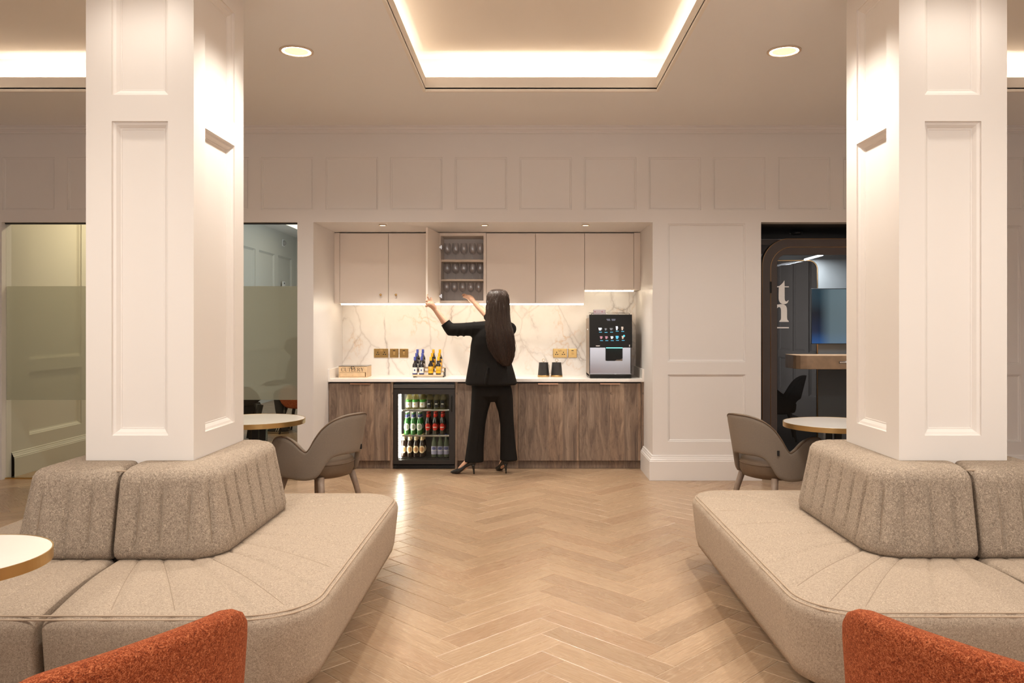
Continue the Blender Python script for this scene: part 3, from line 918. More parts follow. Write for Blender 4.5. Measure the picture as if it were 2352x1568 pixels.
for lb, a, b in (('narrow dark wood filler between alcove wall and the cabinet below the CUTLERY box', AX0+.001, bx[0]-.001),
                 ('narrow dark wood end panel on the CUTLERY box side of the fridge', bx[1]+.001, bx[2]-.001),
                 ('narrow dark wood end panel on the coffee machine side of the fridge', bx[3]+.001, bx[4]-.001),
                 ('narrow dark wood filler between alcove wall and the coffee machine cabinet', bx[7]+.001, AX1-.001)):
    full = 'end panel' in lb
    tag(MB().box(a, b, YB+(.0 if full else .006), AY-.01, 0, ZT0-.001).build('filler_panel', M_rustic, None, ((a+b)/2,YB,0)), lb, 'panel')
wt = thing('worktop', 'long white stone worktop over the wood base cabinets', 'worktop', ((AX0+AX1)/2, YB, ZT0))
wo = ((AX0+AX1)/2, YB, ZT0)
MB().box(AX0, AX1, YB-.022, AY, ZT0, ZT1).build('slab', M_worktop, wt, wo, bevel=.002)
MB().box(AX0, AX0+.020, YB-.022, AY-.012, ZT1, ZT1+.098).build('upstand', M_worktop, wt, wo, bevel=.0015)
MB().box(AX1-.020, AX1, YB-.022, AY-.012, ZT1, ZT1+.098).build('upstand', M_worktop, wt, wo, bevel=.0015)
sp = MB().box(AX0, AX1, AY-.012, AY, ZT1, 1.86).build('splashback', M_marble, None, ((AX0+AX1)/2, AY, ZT1))
tag(sp, 'white marble splashback with grey and gold veins between worktop and cupboards', 'splashback')

# ================================================================ WALL CUPBOARDS
ux = {p: X(p, YU) for p in (780, 892, 1005, 1117, 1230, 1343, 1456)}
UB, UBS, UT = 1.660, 1.797, 2.386
def carcass(mb, x0, x1, z0, z1, th=.018, y0=YU+.021, y1=AY-.012):
    mb.box(x0, x0+th, y0, y1, z0, z1); mb.box(x1-th, x1, y0, y1, z0, z1)
    mb.box(x0+th, x1-th, y0, y1, z0, z0+th); mb.box(x0+th, x1-th, y0, y1, z1-th, z1)
    mb.box(x0+th, x1-th, y1-.008, y1, z0+th, z1-th)
    return mb
def knob(x, z, par, o):
    mb = MB()
    # turned knob, axis towards the viewer
    prof = [(.004,0),(.004,.012),(.011,.016),(.0125,.022),(.010,.028),(.001,.030)]
    n = 16; vs = []; fs = []
    for r, d in prof:
        for i in range(n):
            a = 2*PI*i/n; vs.append((x+r*math.cos(a), YU-d, z+r*math.sin(a)))
    for j in range(len(prof)-1):
        for i in range(n): fs.append((j*n+i, j*n+(i+1)%n, (j+1)*n+(i+1)%n, (j+1)*n+i))
    mb.add(vs, fs, True); mb.build('knob', M_brass, par, o)
def wall_cab(label, xs, z0, knobs=()):
    x0, x1 = xs[0], xs[-1]; o = ((x0+x1)/2, YU, z0)
    t = thing('wall_cabinet', label, 'cabinet', o)
    carcass(MB(), x0+.001, x1-.001, z0+.004, UT-.001).build('carcass', M_cup, t, o)
    for a, b in zip(xs, xs[1:]):
        d = MB().box(a+.0022, b-.0022, YU, YU+.019, z0, UT-.006).build('door', M_cup, t, o, bevel=.001)
        for kx, kz in knobs:
            if a < kx < b:
                kb = MB(); prof = [(.004,0),(.004,.012),(.011,.016),(.0125,.022),(.010,.028),(.001,.030)]; n = 16; vs = []; fs = []
                for r, dd in prof:
                    for i in range(n):
                        q = 2*PI*i/n; vs.append((kx+r*math.cos(q), YU-dd, kz+r*math.sin(q)))
                for j in range(len(prof)-1):
                    for i in range(n): fs.append((j*n+i, j*n+(i+1)%n, (j+1)*n+(i+1)%n, (j+1)*n+i))
                kb.add(vs, fs, True); k = kb.build('knob', M_brass, None, o); k.parent = d; k.location = (0,0,0)
    return t
wall_cab('closed beige double wall cupboard with two brass knobs', [ux[780], ux[892], ux[1005]], UB, ((X(875,YU), Z(677,YU)), (X(910,YU), Z(677,YU))))
wall_cab('closed beige double wall cupboard behind the head of the woman', [ux[1117], ux[1230], ux[1343]], UB)
wall_cab('short closed beige wall cupboard above the coffee machine', [ux[1343], ux[1456]], UBS)
for lb, a, b, z in (('narrow beige filler between alcove wall and the brass-knobbed cupboard', AX0+.001, ux[780]-.001, UB),
                    ('narrow beige filler between alcove wall and the short cupboard', ux[1456]+.001, AX1-.001, UBS)):
    tag(MB().box(a, b, YU+.002, AY-.012, z, UT).build('filler_panel', M_cup, None, ((a+b)/2, YU, z)), lb, 'panel')
# open cupboard with glasses
x0, x1 = ux[1005], ux[1117]; o = ((x0+x1)/2, YU, UB)
oc = thing('wall_cabinet', 'open beige wall cupboard with shelves of drinking glasses', 'cabinet', o)
mb = MB(); ix0, ix1, iz0, iz1 = X(1012,YU), X(1110.5,YU), Z(690,YU), Z(541,YU)
yf = YU+.004
mb.box(x0+.001, ix0, yf, AY-.012, UB, UT); mb.box(ix1, x1-.001, yf, AY-.012, UB, UT)
mb.box(ix0, ix1, yf, AY-.012, UB, iz0); mb.box(ix0, ix1, yf, AY-.012, iz1, UT)
mb.build('carcass', M_cup, oc, o, bevel=.001)
mb = MB(); e = .0015
mb.quad((ix0,AY-.03,iz0),(ix1,AY-.03,iz0),(ix1,AY-.03,iz1),(ix0,AY-.03,iz1))
mb.quad((ix0+e,yf+.02,iz0),(ix0+e,AY-.03,iz0),(ix0+e,AY-.03,iz1),(ix0+e,yf+.02,iz1))
mb.quad((ix1-e,yf+.02,iz0),(ix1-e,AY-.03,iz0),(ix1-e,AY-.03,iz1),(ix1-e,yf+.02,iz1))
mb.build('lining', M_cupin, oc, o)
shz = [iz0]
for a, b in ((596, 601), (641, 645)):
    zz0, zz1 = Z(b, YU+.03), Z(a, YU+.03)
    MB().box(ix0+.002, ix1-.002, YU+.03, AY-.032, zz0, zz1).build('shelf', M_shelf, oc, o); shz.append(zz1)
ang = math.radians(97)                 # door swung out on its hinge
def doorpt(a, b, d):                   # a along the door, d across it
    ux_, uy_ = math.cos(-ang), math.sin(-ang)
    return Vector((x0+.004 + a*ux_ + d*uy_*-1, YU-.002 + a*uy_ + d*ux_, b))
mb = MB(); W = x1-x0-.004
pts = [doorpt(.0, UB, 0), doorpt(W, UB, 0), doorpt(W, UB, .019), doorpt(0, UB, .019)]
vs = [tuple(p) for p in pts] + [(p.x, p.y, UT-.006) for p in pts]
mb.add(vs, [(0,3,2,1),(4,5,6,7),(0,1,5,4),(1,2,6,5),(2,3,7,6),(3,0,4,7)])
mb.build('door', M_cup, oc, o, bevel=.001)
DOOR_TIP = doorpt(W, 1.66, .01)
for pz in (568, 680):
    zz = Z(pz, YU)
    mb = MB(); mb.box(ix0+.002, ix0+.016, YU-.02, YU+.06, zz-.022, zz+.022); mb.box(ix0-.012, ix0+.006, YU-.022, YU+.01, zz-.012, zz+.012)
    mb.build('hinge', M_steel, oc, o, bevel=.002)
# strips of light below the cupboards
M_strip = emat('strip_light', (1.0,.83,.60), STRIP_E)
for lb, a, b, z in (('long warm light strip under the tall wall cupboards', X(783,YU), ux[1343]-.012, UB), ('short warm light strip under the short cupboard above the coffee machine', ux[1343]+.004, X(1455,YU), UBS)):
    t = thing('light_strip', lb, 'light', ((a+b)/2, YU+.016, z))
    o_ = ((a+b)/2, YU+.016, z)
    MB().box(a, b, YU+.008, YU+.026, z-.014, z-.0025).build('diffuser', M_strip, t, o_)
    MB().box(a, b, YU+.006, YU+.030, z-.0025, z-.0002).build('channel', M_steel, t, o_)

# ---- drinking glasses
def lathe_shell(prof, n=20): return MB().lathe(prof, n=n)
gob = thing('goblet', '', 'glass', (0,0,0))
lathe_shell([(.001,.001),(.034,.001),(.034,.003),(.006,.006),(.0045,.012),(.0045,.062),(.007,.066)]).build('stem', M_wine, gob)
lathe_shell([(.004,.064),(.026,.074),(.037,.096),(.039,.120),(.035,.150),(.030,.176),(.0285,.176),(.033,.150),(.037,.120),(.035,.097),(.025,.076),(.003,.067)]).build('bowl', M_wine, gob)
win_ = thing('wine_glass', '', 'glass', (0,0,0))
lathe_shell([(.001,.001),(.032,.001),(.032,.003),(.005,.006),(.0035,.014),(.0035,.088),(.006,.092)]).build('stem', M_wine, win_)
lathe_shell([(.004,.090),(.022,.100),(.033,.122),(.035,.145),(.031,.175),(.027,.192),(.0256,.192),(.0295,.175),(.0335,.145),(.0315,.123),(.021,.102),(.003,.093)]).build('bowl', M_wine, win_)
first = {id(gob): True, id(win_): True}
ordn = ['first', 'second', 'third', 'fourth', 'fifth']
def put(proto, loc, label, group):
    if first.pop(id(proto), None):
        proto.location = loc; proto['label'] = label; proto['group'] = group; return proto
    return dup(proto, loc, None, label, group)
for lev, pxs, proto, nm in ((2 , None, gob, 'top'), (1, None, gob, 'middle')):
    pass
rows = [('top', shz[1], gob, (1027,1046,1065,1085,1104)), ('middle', shz[2], gob, (1027,1046,1065,1085,1104)), ('bottom', shz[0]+.001, win_, (1025,1043,1062,1081,1099))]
for nm, z, proto, pxs in rows:
    kind = 'goblet' if proto is gob else 'stemmed wine glass'
    for j, (yy, rw) in enumerate(((YU+.10, 'front row'), (YU+.22, 'rear row'))):
        for i, px in enumerate(pxs):
            put(proto, (min(X(px, YU+.10), ix1-.042) - (0 if j == 0 else .004), yy, z+.0005), '%s %s from the hinges, %s, %s cupboard shelf' % (ordn[i], kind, rw, nm), 'drinking glasses in the open cupboard')

# ================================================================ SOCKETS AND SWITCHES
def plate(px0, px1, name, label, kind):
    a, b = X(px0, AY-.013), X(px1, AY-.013); z0, z1 = Z(821, AY-.013), Z(800.5, AY-.013)
    o = ((a+b)/2, AY-.012, (z0+z1)/2)
    t = thing(name, label, 'socket' if kind == 'socket' else 'switch', o)
    MB().box(a, b, AY-.020, AY-.012, z0, z1).build('faceplate', M_brassD, t, o, bevel=.003)
    cx, cz = o[0], o[2]; yf = AY-.0202
    if kind == 'socket':
        for s in (-1, 1):
            c = cx+s*.036
            for dx, dz, w_, h_ in ((0, .008, .004, .007), (-.0105, -.013, .0065, .0045), (.0105, -.013, .0065, .0045)):
                MB().box(c+dx-w_, c+dx+w_, yf-.0012, yf+.001, cz+dz-h_, cz+dz+h_).build('pin_hole', M_black, t, o)
            MB().box(cx+s*.009-.007, cx+s*.009+.007, yf-.004, yf, cz+.016, cz+.036).build('rocker', M_brass, t, o, bevel=.0015)
    else:
        MB().box(cx-.009, cx+.009, yf-.004, yf, cz-.016, cz+.012).build('rocker', M_brass, t, o, bevel=.0015)
        MB().box(cx-.012, cx+.012, yf-.0006, yf+.0005, cz+.024, cz+.031).build('engraving', M_black, t, o)
plate(859, 892, 'double_socket', 'brass double socket above the CUTLERY box end of the worktop', 'socket')
plate(895.5, 915.5, 'wall_switch', 'brass switch plate next to the double socket near the CUTLERY box', 'switch')
plate(918, 938, 'wall_switch', 'brass switch plate nearer the small wine bottles', 'switch')
plate(1270, 1302.5, 'double_socket', 'brass double socket above the black canisters', 'socket')
plate(1305, 1325, 'wall_switch', 'brass switch plate nearer the coffee machine', 'switch')

# ================================================================ TEXT HELPER
def text(body, loc, height, width, parent, m, font=None, depth=.0008, rot=(PI/2,0,0), name='lettering'):
    cu = bpy.data.curves.new(name, 'FONT'); cu.body = body; cu.align_x = 'CENTER'; cu.align_y = 'CENTER'; cu.size = 1; cu.extrude = 0
    tmp = bpy.data.objects.new(name, cu); C.objects.link(tmp)
    bpy.context.view_layer.update()
    me = bpy.data.meshes.new_from_object(tmp.evaluated_get(bpy.context.evaluated_depsgraph_get()))
    C.objects.unlink(tmp); bpy.data.objects.remove(tmp); bpy.data.curves.remove(cu)
    xs = [v.co.x for v in me.vertices]; ys = [v.co.y for v in me.vertices]
    sx, sy = width/(max(xs)-min(xs)), height/(max(ys)-min(ys)); mx, my = (max(xs)+min(xs))/2, (max(ys)+min(ys))/2
    for v in me.vertices: v.co = ((v.co.x-mx)*sx, (v.co.y-my)*sy, 0)
    me.materials.clear(); me.materials.append(m)
    ob = bpy.data.objects.new(name, me); C.objects.link(ob)
    ob.parent = parent; ob.location = loc; ob.rotation_euler = rot
    return ob
SERIF = {   # roman capitals drawn as polygons on a unit-high grid: list of outlines, thick and thin strokes
 'C': (.78, [[(.74,.30),(.70,.14),(.58,.03),(.42,0),(.22,.06),(.08,.22),(.03,.48),(.08,.76),(.24,.95),(.44,1.0),(.58,.97),(.66,.93),(.70,.99),(.74,.99),(.74,.66),(.71,.66),(.66,.82),(.56,.92),(.44,.95),(.30,.89),(.21,.74),(.18,.50),(.21,.26),(.31,.10),(.45,.05),(.57,.08),(.66,.17),(.71,.31)]]),
 'U': (.84, [[(.0,1),(.34,1),(.34,.965),(.24,.955),(.24,.30),(.29,.12),(.42,.055),(.56,.09),(.64,.22),(.66,.36),(.66,.955),(.55,.965),(.55,1),(.84,1),(.84,.965),(.72,.955),(.72,.34),(.68,.14),(.57,.02),(.40,-.01),(.22,.04),(.12,.16),(.10,.32),(.10,.955),(.0,.965)]]),
 'T': (.74, [[(.20,0),(.54,0),(.54,.035),(.44,.045),(.44,.95),(.60,.95),(.67,.88),(.70,.74),(.73,.74),(.72,1),(.02,1),(.01,.74),(.04,.74),(.07,.88),(.14,.95),(.30,.95),(.30,.045),(.20,.035)]]),
 'L': (.68, [[(0,0),(.64,0),(.67,.30),(.64,.30),(.58,.13),(.48,.055),(.24,.05),(.24,.955),(.35,.965),(.35,1),(0,1),(0,.965),(.10,.955),(.10,.045),(0,.035)]]),
 'E': (.70, [[(0,0),(.64,0),(.68,.28),(.65,.28),(.58,.12),(.48,.055),(.24,.05),(.24,.49),(.38,.49),(.44,.44),(.46,.36),(.49,.36),(.49,.67),(.46,.67),(.44,.58),(.38,.54),(.24,.54),(.24,.95),(.46,.945),(.55,.89),(.60,.77),(.63,.77),(.61,1),(0,1),(0,.965),(.10,.955),(.10,.045),(0,.035)]]),
 'R': (.82, [[(0,0),(.35,0),(.35,.035),(.24,.045),(.24,1),(0,1),(0,.965),(.10,.955),(.10,.045),(0,.035)],
   [(.24,1),(.45,.99),(.60,.92),(.66,.76),(.62,.60),(.50,.50),(.38,.47),(.24,.47),(.24,.515),(.36,.52),(.46,.58),(.51,.74),(.47,.90),(.38,.955),(.24,.955)],
   [(.34,.485),(.62,0),(.84,0),(.84,.035),(.76,.05),(.50,.50)]]),
 'Y': (.82, [[(.24,0),(.60,0),(.60,.035),(.49,.045),(.49,.42),(.70,.93),(.82,.965),(.82,1),(.54,1),(.54,.965),(.64,.94),(.46,.50),(.26,.955),(.36,.965),(.36,1),(0,1),(0,.965),(.09,.94),(.35,.40),(.35,.045),(.24,.035)]]),
}
def serif(word, x0, z0, h, width, y, m, parent, origin):
    tot = sum(SERIF[c][0]+.07 for c in word); kx = width/(tot*h)
    x = x0; mb = MB()
    for c in word:
        for poly in SERIF[c][1]:
            mb.add([(x+a*h*kx, y, z0+b*h) for a, b in poly], [tuple(range(len(poly)))])
        x += (SERIF[c][0]+.07)*h*kx
    o = mb.build('lettering', m, parent, origin, fix=False)
    bm = bmesh.new(); bm.from_mesh(o.data); bmesh.ops.triangulate(bm, faces=bm.faces, ngon_method='EAR_CLIP'); bm.to_mesh(o.data); bm.free()
    return o

# ================================================================ CUTLERY BOX
M_beech = mat('pale_beech', (.66,.47,.28), .5, grain=.10, gscale=22)
M_ink = mat('burnt_lettering', (.05,.032,.02), .6)
M_glasslid = mat('smoked_lid', (.03,.03,.03), .08)
y0, y1 = 8.19, 8.44; x0, x1 = X(778,y0), X(842,y0); z0 = ZT1+.0005; z1 = Z(841.5,y0)
o = ((x0+x1)/2, (y0+y1)/2, z0)
t = thing('cutlery_box', 'pale wooden box lettered CUTLERY with a small drawer', 'box', o)
mb = MB(); zd = z0+.050
mb.box(x0, x1, y0, y1, z0, z0+.006); mb.box(x0, x0+.008, y0, y1, z0+.006, z1); mb.box(x1-.008, x1, y0, y1, z0+.006, z1)
mb.box(x0+.008, x1-.008, y1-.008, y1, z0+.006, z1); mb.box(x0+.008, x1-.008, y0, y0+.008, zd+.003, z1); mb.box(x0+.008, x1-.008, y0+.008, y1-.008, zd+.002, zd+.006)
mb.build('body', M_beech, t, o)
dr = MB().box(x0+.010, x1-.016, y0-.001, y0+.2, z0+.008, zd).build('drawer', M_beech, t, o, bevel=.0015)
kb = MB().sphere(((x0+x1)/2, y0-.008, z0+.028), .007).build('knob', M_beech, None, o); kb.parent = dr; kb.location = (0,0,0)
lid = MB().box(x0-.001, x1+.001, y0-.001, y1, z1+.0005, z1+.006).build('lid', M_glasslid, t, o, bevel=.001)
rg = MB().tube([((x0+x1)/2+.016*math.cos(a*PI/12), y0-.0035, z1-.013+.015*math.sin(a*PI/12)) for a in range(24)], .0022, 6, closed=True).build('ring_pull', M_blackmetal, None, o); rg.parent = lid; rg.location = (0,0,0)
serif('CUTLERY', X(783.5,y0), Z(852.8,y0), (852.8-844.2)*y0/F, (836-783.5)*y0/F, y0-.0008, M_ink, t, o)

# ================================================================ BOTTLES
def glassy(name, col, alpha=None):
    if alpha is None: return mat(name, col, .08, coat=.6, spec=.6)
    m, nt, out = newmat(name); g = NT(nt)
    t = g.n('ShaderNodeBsdfTransparent', Color=c4(col)).outputs[0]
    p = g.n('ShaderNodeBsdfPrincipled', Base__Color=c4(tuple(c*.5 for c in col)), Roughness=.06).outputs[0]
    nt.links.new(g.n('ShaderNodeMixShader', i0=alpha, i1=t, i2=p).outputs[0], out.inputs[0]); return m
G_green = glassy('green_glass', (.03,.16,.03)); G_brown = glassy('brown_glass', (.022,.010,.006)); G_dark = glassy('dark_glass', (.012,.010,.012))
G_pale = glassy('pale_glass', (.90,.85,.58), .22); G_clear = glassy('clear_green_glass', (.45,.52,.36), .45)
L_white = mat('white_label', (.80,.78,.74), .6); L_red = mat('red_label', (.62,.035,.02), .5); L_cream = mat('cream_label', (.78,.60,.38), .6)
L_green = mat('green_label', (.07,.42,.05), .5); L_black = mat('black_label', (.012,.012,.015), .5); L_lilac = mat('lilac_label', (.36,.34,.50), .5)
L_navy = mat('navy_foil', (.06,.07,.20), .4); L_yel = mat('yellow_foil', (.86,.44,.015), .45); L_blue = mat('blue_cap', (.07,.09,.36), .4); L_gold = mat('gold_foil', (.70,.52,.22), .35, .5)
def band(r, z0, z1, a0=-70, a1=70, n=14, ov=None):
    """label wrapped on the front (towards -y); ov = oval outline"""
    mb = MB(); vs = []; fs = []; rows_ = 8 if ov else 1
    if not ov:
        for j in range(2):
            for i in range(n+1):
                a = math.radians(-90+a0+(a1-a0)*i/n); vs.append((r*math.cos(a), r*math.sin(a), z0+(z1-z0)*j))
        fs = [(i, i+1, n+2+i, n+1+i) for i in range(n)]
        return mb.add(vs, fs, True)
    zc, hz = (z0+z1)/2, (z1-z0)/2
    vs.append((0, -r, zc))
    m_ = 24
    ks = (.25,.5,.75,1)
    for k in ks:
        for i in range(m_):
            t_ = 2*PI*i/m_; a = math.radians(-90+a1*k*math.cos(t_)); vs.append((r*math.cos(a), r*math.sin(a), zc+hz*k*math.sin(t_)))
    fs = [(0, 1+i, 1+(i+1)%m_) for i in range(m_)] + [(1+q*m_+i, 1+(q+1)*m_+i, 1+(q+1)*m_+(i+1)%m_, 1+q*m_+(i+1)%m_) for q in range(3) for i in range(m_)]
    return mb.add(vs, fs, True)
def bottle(name, prof, gm, bits):
    t = thing(name, '', 'bottle', (0,0,0))
    MB().lathe(prof, n=20).build('glass', gm, t)
    for nm, mb, m in bits: mb.build(nm, m, t, fix=False)
    return t
BEER = [(.001,.001),(.026,.001),(.029,.006),(.029,.125),(.027,.140),(.017,.170),(.0135,.195),(.0125,.222),(.014,.224),(.014,.230),(.001,.230)]
def cap(r, z0, z1): return MB().lathe([(r*.98,z0),(r*1.05,z0+.002),(r,z1-.002),(r*.9,z1),(.001,z1)], n=16)
def neck(r0, z0, r1, z1): return MB().lathe([(r0,z0),(r1,z1)], n=16)
def ring_label(r, zc, hz, ang, m_out, m_in):
    return [('label', band(r, zc-hz, zc+hz, a1=ang, ov=1), m_out), ('label_mark', band(r+.0012, zc-hz*.62, zc+hz*.62, a1=ang*.62, ov=1), m_in)]
wine_prof = [(.001,.001),(.025,.001),(.0285,.006),(.0285,.100),(.027,.118),(.016,.142),(.012,.155),(.0115,.196),(.013,.198),(.013,.205),(.001,.205)]
b_green = bottle('beer_bottle', BEER, G_green, [('cap', cap(.0145,.222,.2325), L_white), ('neck_label', neck(.0163,.176,.0139,.206), L_navy), ('neck_band', neck(.0180,.170,.0165,.175), L_white)] + ring_label(.0297,.082,.036,66,L_white,mat('crest_green',(.35,.42,.30),.6)))
b_red = bottle('beer_bottle', BEER, G_brown, [('cap', cap(.0145,.222,.2325), L_red), ('neck_label', neck(.0166,.178,.0140,.214), L_red), ('label', band(.0297,.045,.117,a1=62,ov=1), L_red), ('label_mark', band(.0309,.074,.082,-36,36), L_white)])
b_brown = bottle('beer_bottle', BEER, G_brown, [('cap', cap(.0145,.222,.2325), L_gold), ('neck_label', neck(.0182,.170,.0140,.218), L_cream)] + ring_label(.0297,.080,.037,68,L_cream,mat('crest_brown',(.45,.22,.09),.6)))
b_lilac = bottle('beer_bottle', BEER, G_clear, [('cap', cap(.0145,.222,.2325), L_navy), ('label', band(.0297,.030,.112,-70,70), L_lilac), ('label_mark', band(.0309,.078,.105,a1=40,ov=1), L_navy), ('label_band', band(.0309,.066,.071,-70,70), L_white)])
b_wg = bottle('small_wine_bottle', wine_prof, G_pale, [('cap', cap(.0135,.165,.2065), L_white), ('label', band(.0292,.022,.074,-75,75), L_white), ('label_band', band(.0292,.074,.098,-75,75), L_green), ('label_mark', band(.0302,.046,.060,a1=18,ov=1), L_gold)])
b_wb = bottle('small_wine_bottle', wine_prof, G_pale, [('cap', cap(.0135,.165,.2065), L_black), ('label', band(.0292,.020,.094,-48,48), L_black), ('label_mark', band(.0302,.052,.062,-24,24), L_white)])
mini = [(.001,.001),(.024,.001),(.0265,.005),(.0265,.092),(.025,.105),(.015,.124),(.0108,.136),(.0105,.178),(.012,.180),(.012,.186),(.001,.186)]
m_blue = bottle('small_wine_bottle', mini, G_dark, [('cap', cap(.0128,.150,.1872), L_blue), ('label', band(.0272,.020,.078,-62,62), L_white), ('label_mark', band(.0282,.040,.060,a1=14,ov=1), L_navy), ('label_band', band(.0272,.008,.020,-70,70), L_navy)])
m_yel = bottle('small_wine_bottle', mini, G_dark, [('cap', cap(.0128,.147,.1872), L_yel), ('label', band(.0272,.018,.088,-66,66), L_yel), ('label_mark', band(.0282,.068,.082,a1=30,ov=1), L_gold), ('label_line', band(.0282,.048,.051,-50,50), L_ink if False else M_ink)])
first = {id(p): True for p in (b_green, b_red, b_brown, b_lilac, b_wg, b_wb, m_blue, m_yel)}

# ================================================================ DRINKS FRIDGE
fx0, fx1 = bx[2]+.003, bx[3]-.003; FY = YB-.006; fb = ((fx0+fx1)/2, FY, 0)
fr = thing('drinks_fridge', 'black glass-door drinks fridge full of bottles under the worktop', 'fridge', fb)
FT = ZT0-.012
mb = MB()       # cabinet shell
mb.box(fx0, fx0+.035, FY+.05, FY+.53, .05, FT); mb.box(fx1-.035, fx1, FY+.05, FY+.53, .05, FT)
mb.box(fx0+.035, fx1-.035, FY+.05, FY+.53, .05, .10); mb.box(fx0+.035, fx1-.035, FY+.05, FY+.53, FT-.09, FT)
mb.box(fx0+.035, fx1-.035, FY+.50, FY+.53, .10, FT-.09)
mb.build('body', M_black, fr, fb)
M_frin = mat('fridge_lining', (.20,.18,.165), .35, .3)
mb = MB(); q = fx0+.036; q2 = fx1-.036
mb.quad((q,FY+.499,.101),(q2,FY+.499,.101),(q2,FY+.499,FT-.091),(q,FY+.499,FT-.091))
mb.quad((q,FY+.06,.101),(q,FY+.499,.101),(q,FY+.499,FT-.091),(q,FY+.06,FT-.091)); mb.quad((q2,FY+.06,.101),(q2,FY+.499,.101),(q2,FY+.499,FT-.091),(q2,FY+.06,FT-.091))
mb.build('lining', M_frin, fr, fb)
gx0, gx1, gz0, gz1 = X(915,FY), X(1031.5,FY), Z(1056,FY), Z(905,FY)
dz0, dz1 = Z(1066,FY), Z(893.5,FY)
mb = MB()       # door frame round the glass
mb.box(fx0, gx0, FY, FY+.045, dz0, dz1); mb.box(gx1, fx1, FY, FY+.045, dz0, dz1); mb.box(gx0, gx1, FY, FY+.045, dz0, gz0); mb.box(gx0, gx1, FY, FY+.045, gz1, dz1)
M_frdoor = mat('fridge_door', (.018,.014,.012), .4)
door = mb.build('door', M_frdoor, fr, fb)
gl = MB().box(gx0, gx1, FY+.012, FY+.020, gz0, gz1).build('glass', M_pane, None, fb); gl.parent = door; gl.location = (0,0,0)
hd = MB().tube([(X(1037.5,FY), FY-.002, Z(908,FY)), (X(1037.5,FY), FY-.022, Z(910,FY)), (X(1037.5,FY), FY-.022, Z(943,FY)), (X(1037.5,FY), FY-.002, Z(945,FY))], .005, 10).build('handle', M_blackmetal, None, fb); hd.parent = door; hd.location = (0,0,0)
MB().box(fx0, fx1, FY+.001, FY+.05, Z(891.5,FY), Z(882.5,FY)).build('top_grille', M_greymetal, fr, fb, bevel=.002)
kick = MB().box(fx0, fx1, FY+.02, FY+.06, .004, dz0-.012).build('kick_plate', M_black, fr, fb)
for i in range(3):
    MB().box(fx0+.03, fx1-.03, FY+.017, FY+.0205, .012+i*.008, .015+i*.008).build('louvre', M_blackmetal, fr, fb)
sl = MB().box(gx0+.004, gx0+.018, FY+.055, FY+.066, gz0+.01, gz1-.006).build('led_strip', emat('fridge_led', (1.0,.93,.80), 45), fr, fb)
shy0, shy1 = FY+.085, FY+.48
rz = []
for i, py in enumerate((940.5, 999, 1056.5)):
    z = Z(py, shy0)
    if i < 2:
        MB().box(gx0+.02, gx1-.006, shy0, shy1, z-.004, z).build('shelf', glassmat('shelf_glass', (.9,.92,.88), 1, .08), fr, fb)
        MB().box(gx0+.02, gx1-.006, shy0-.008, shy0, z-.014, z+.002).build('shelf_rail', M_steel, fr, fb, bevel=.002)
    else:
        z = .102
        MB().box(gx0, gx1, FY+.05, shy0+.0, gz0-.004, gz0+.004).build('floor_rail', M_steel, fr, fb, bevel=.002)
    rz.append(z)
def shelf_of(proto, pxs, z, kind, shelf, depths=(.035,)):
    for di, d in enumerate(depths):
        yy = shy0+d
        for i, px in enumerate(pxs):
            rw = '' if di == 0 else ', second row'
            put(proto, (X(px, shy0+.035)+(0 if di == 0 else .006), yy, z+.0005), '%s %s from the light strip, %s fridge shelf%s' % (ordn[i], kind, shelf, rw), 'bottles in the drinks fridge')
shelf_of(b_wg, (938.7, 953.3, 970), rz[0], 'green-banded white wine bottle', 'top', (.035, .11))
shelf_of(b_wb, (985.6, 1002.4, 1016.8), rz[0], 'black-labelled white wine bottle', 'top', (.035, .11))
shelf_of(b_green, (934.5, 949, 963.5), rz[1], 'green beer bottle with white label', 'middle', (.035, .105))
shelf_of(b_red, (983, 999.4, 1015.9), rz[1], 'brown beer bottle with red label', 'middle', (.035, .105))
shelf_of(b_brown, (926.5, 941, 955.5, 969.5), rz[2], 'brown beer bottle with cream label', 'bottom', (.035, .105, ))
shelf_of(b_lilac, (997, 1011, 1025), rz[2], 'pale bottle with lilac label', 'bottom')

# ================================================================ SMALL WINE RACK ON THE WORKTOP
ry0 = 8.21
rx0, rx1 = X(947,ry0), X(1018,ry0); o = ((rx0+rx1)/2, ry0, ZT1)
rk = thing('bottle_rack', 'three-tier pale wooden rack holding small blue and yellow wine bottles', 'rack', o)
tiers = []
for i in range(3):
    zz = ZT1+.016+i*.036; ya = ry0+i*.068
    MB().box(rx0, rx1, ya, ya+.066, zz, zz+.007).build('tier', M_beech, rk, o, bevel=.001)
    MB().box(rx0+.006, rx1-.006, ya-.004, ya-.0005, zz-.004, zz+.012).build('rail', M_beech, rk, o)
    tiers.append((ya+.035, zz+.0075))
M_endblack = mat('rack_end', (.035,.028,.024), .5)
for xx in (rx0+.010, rx1-.004):
    mb = MB(); prof = [(0,0),(.205,0),(.205,.087),(.137,.087),(.137,.051),(.069,.051),(.069,.015),(0,.015)]
    mb.prism(prof, lambda a,b,d: (xx+d, ry0+a, ZT1+.0005+b), 0, .010)
    mb.build('side_frame', M_endblack, rk, o)
names3 = ('front', 'middle', 'rear')
for ti, (yy, zz) in enumerate(tiers):
    for proto, pxs, col in ((m_blue, ((953,968.4),(956.6,970.3),(959,971.4))[ti], 'blue-capped'), (m_yel, ((989.4,1007),(992.4,1008.8),(995.5,1010.4))[ti], 'yellow-capped')):
        for i, px in enumerate(pxs):
            put(proto, (X(px, yy), yy, zz), '%s small wine bottle on the %s tier, %s the CUTLERY box' % (col, names3[ti], ('nearer','further from')[i]), 'small wine bottles in the rack')

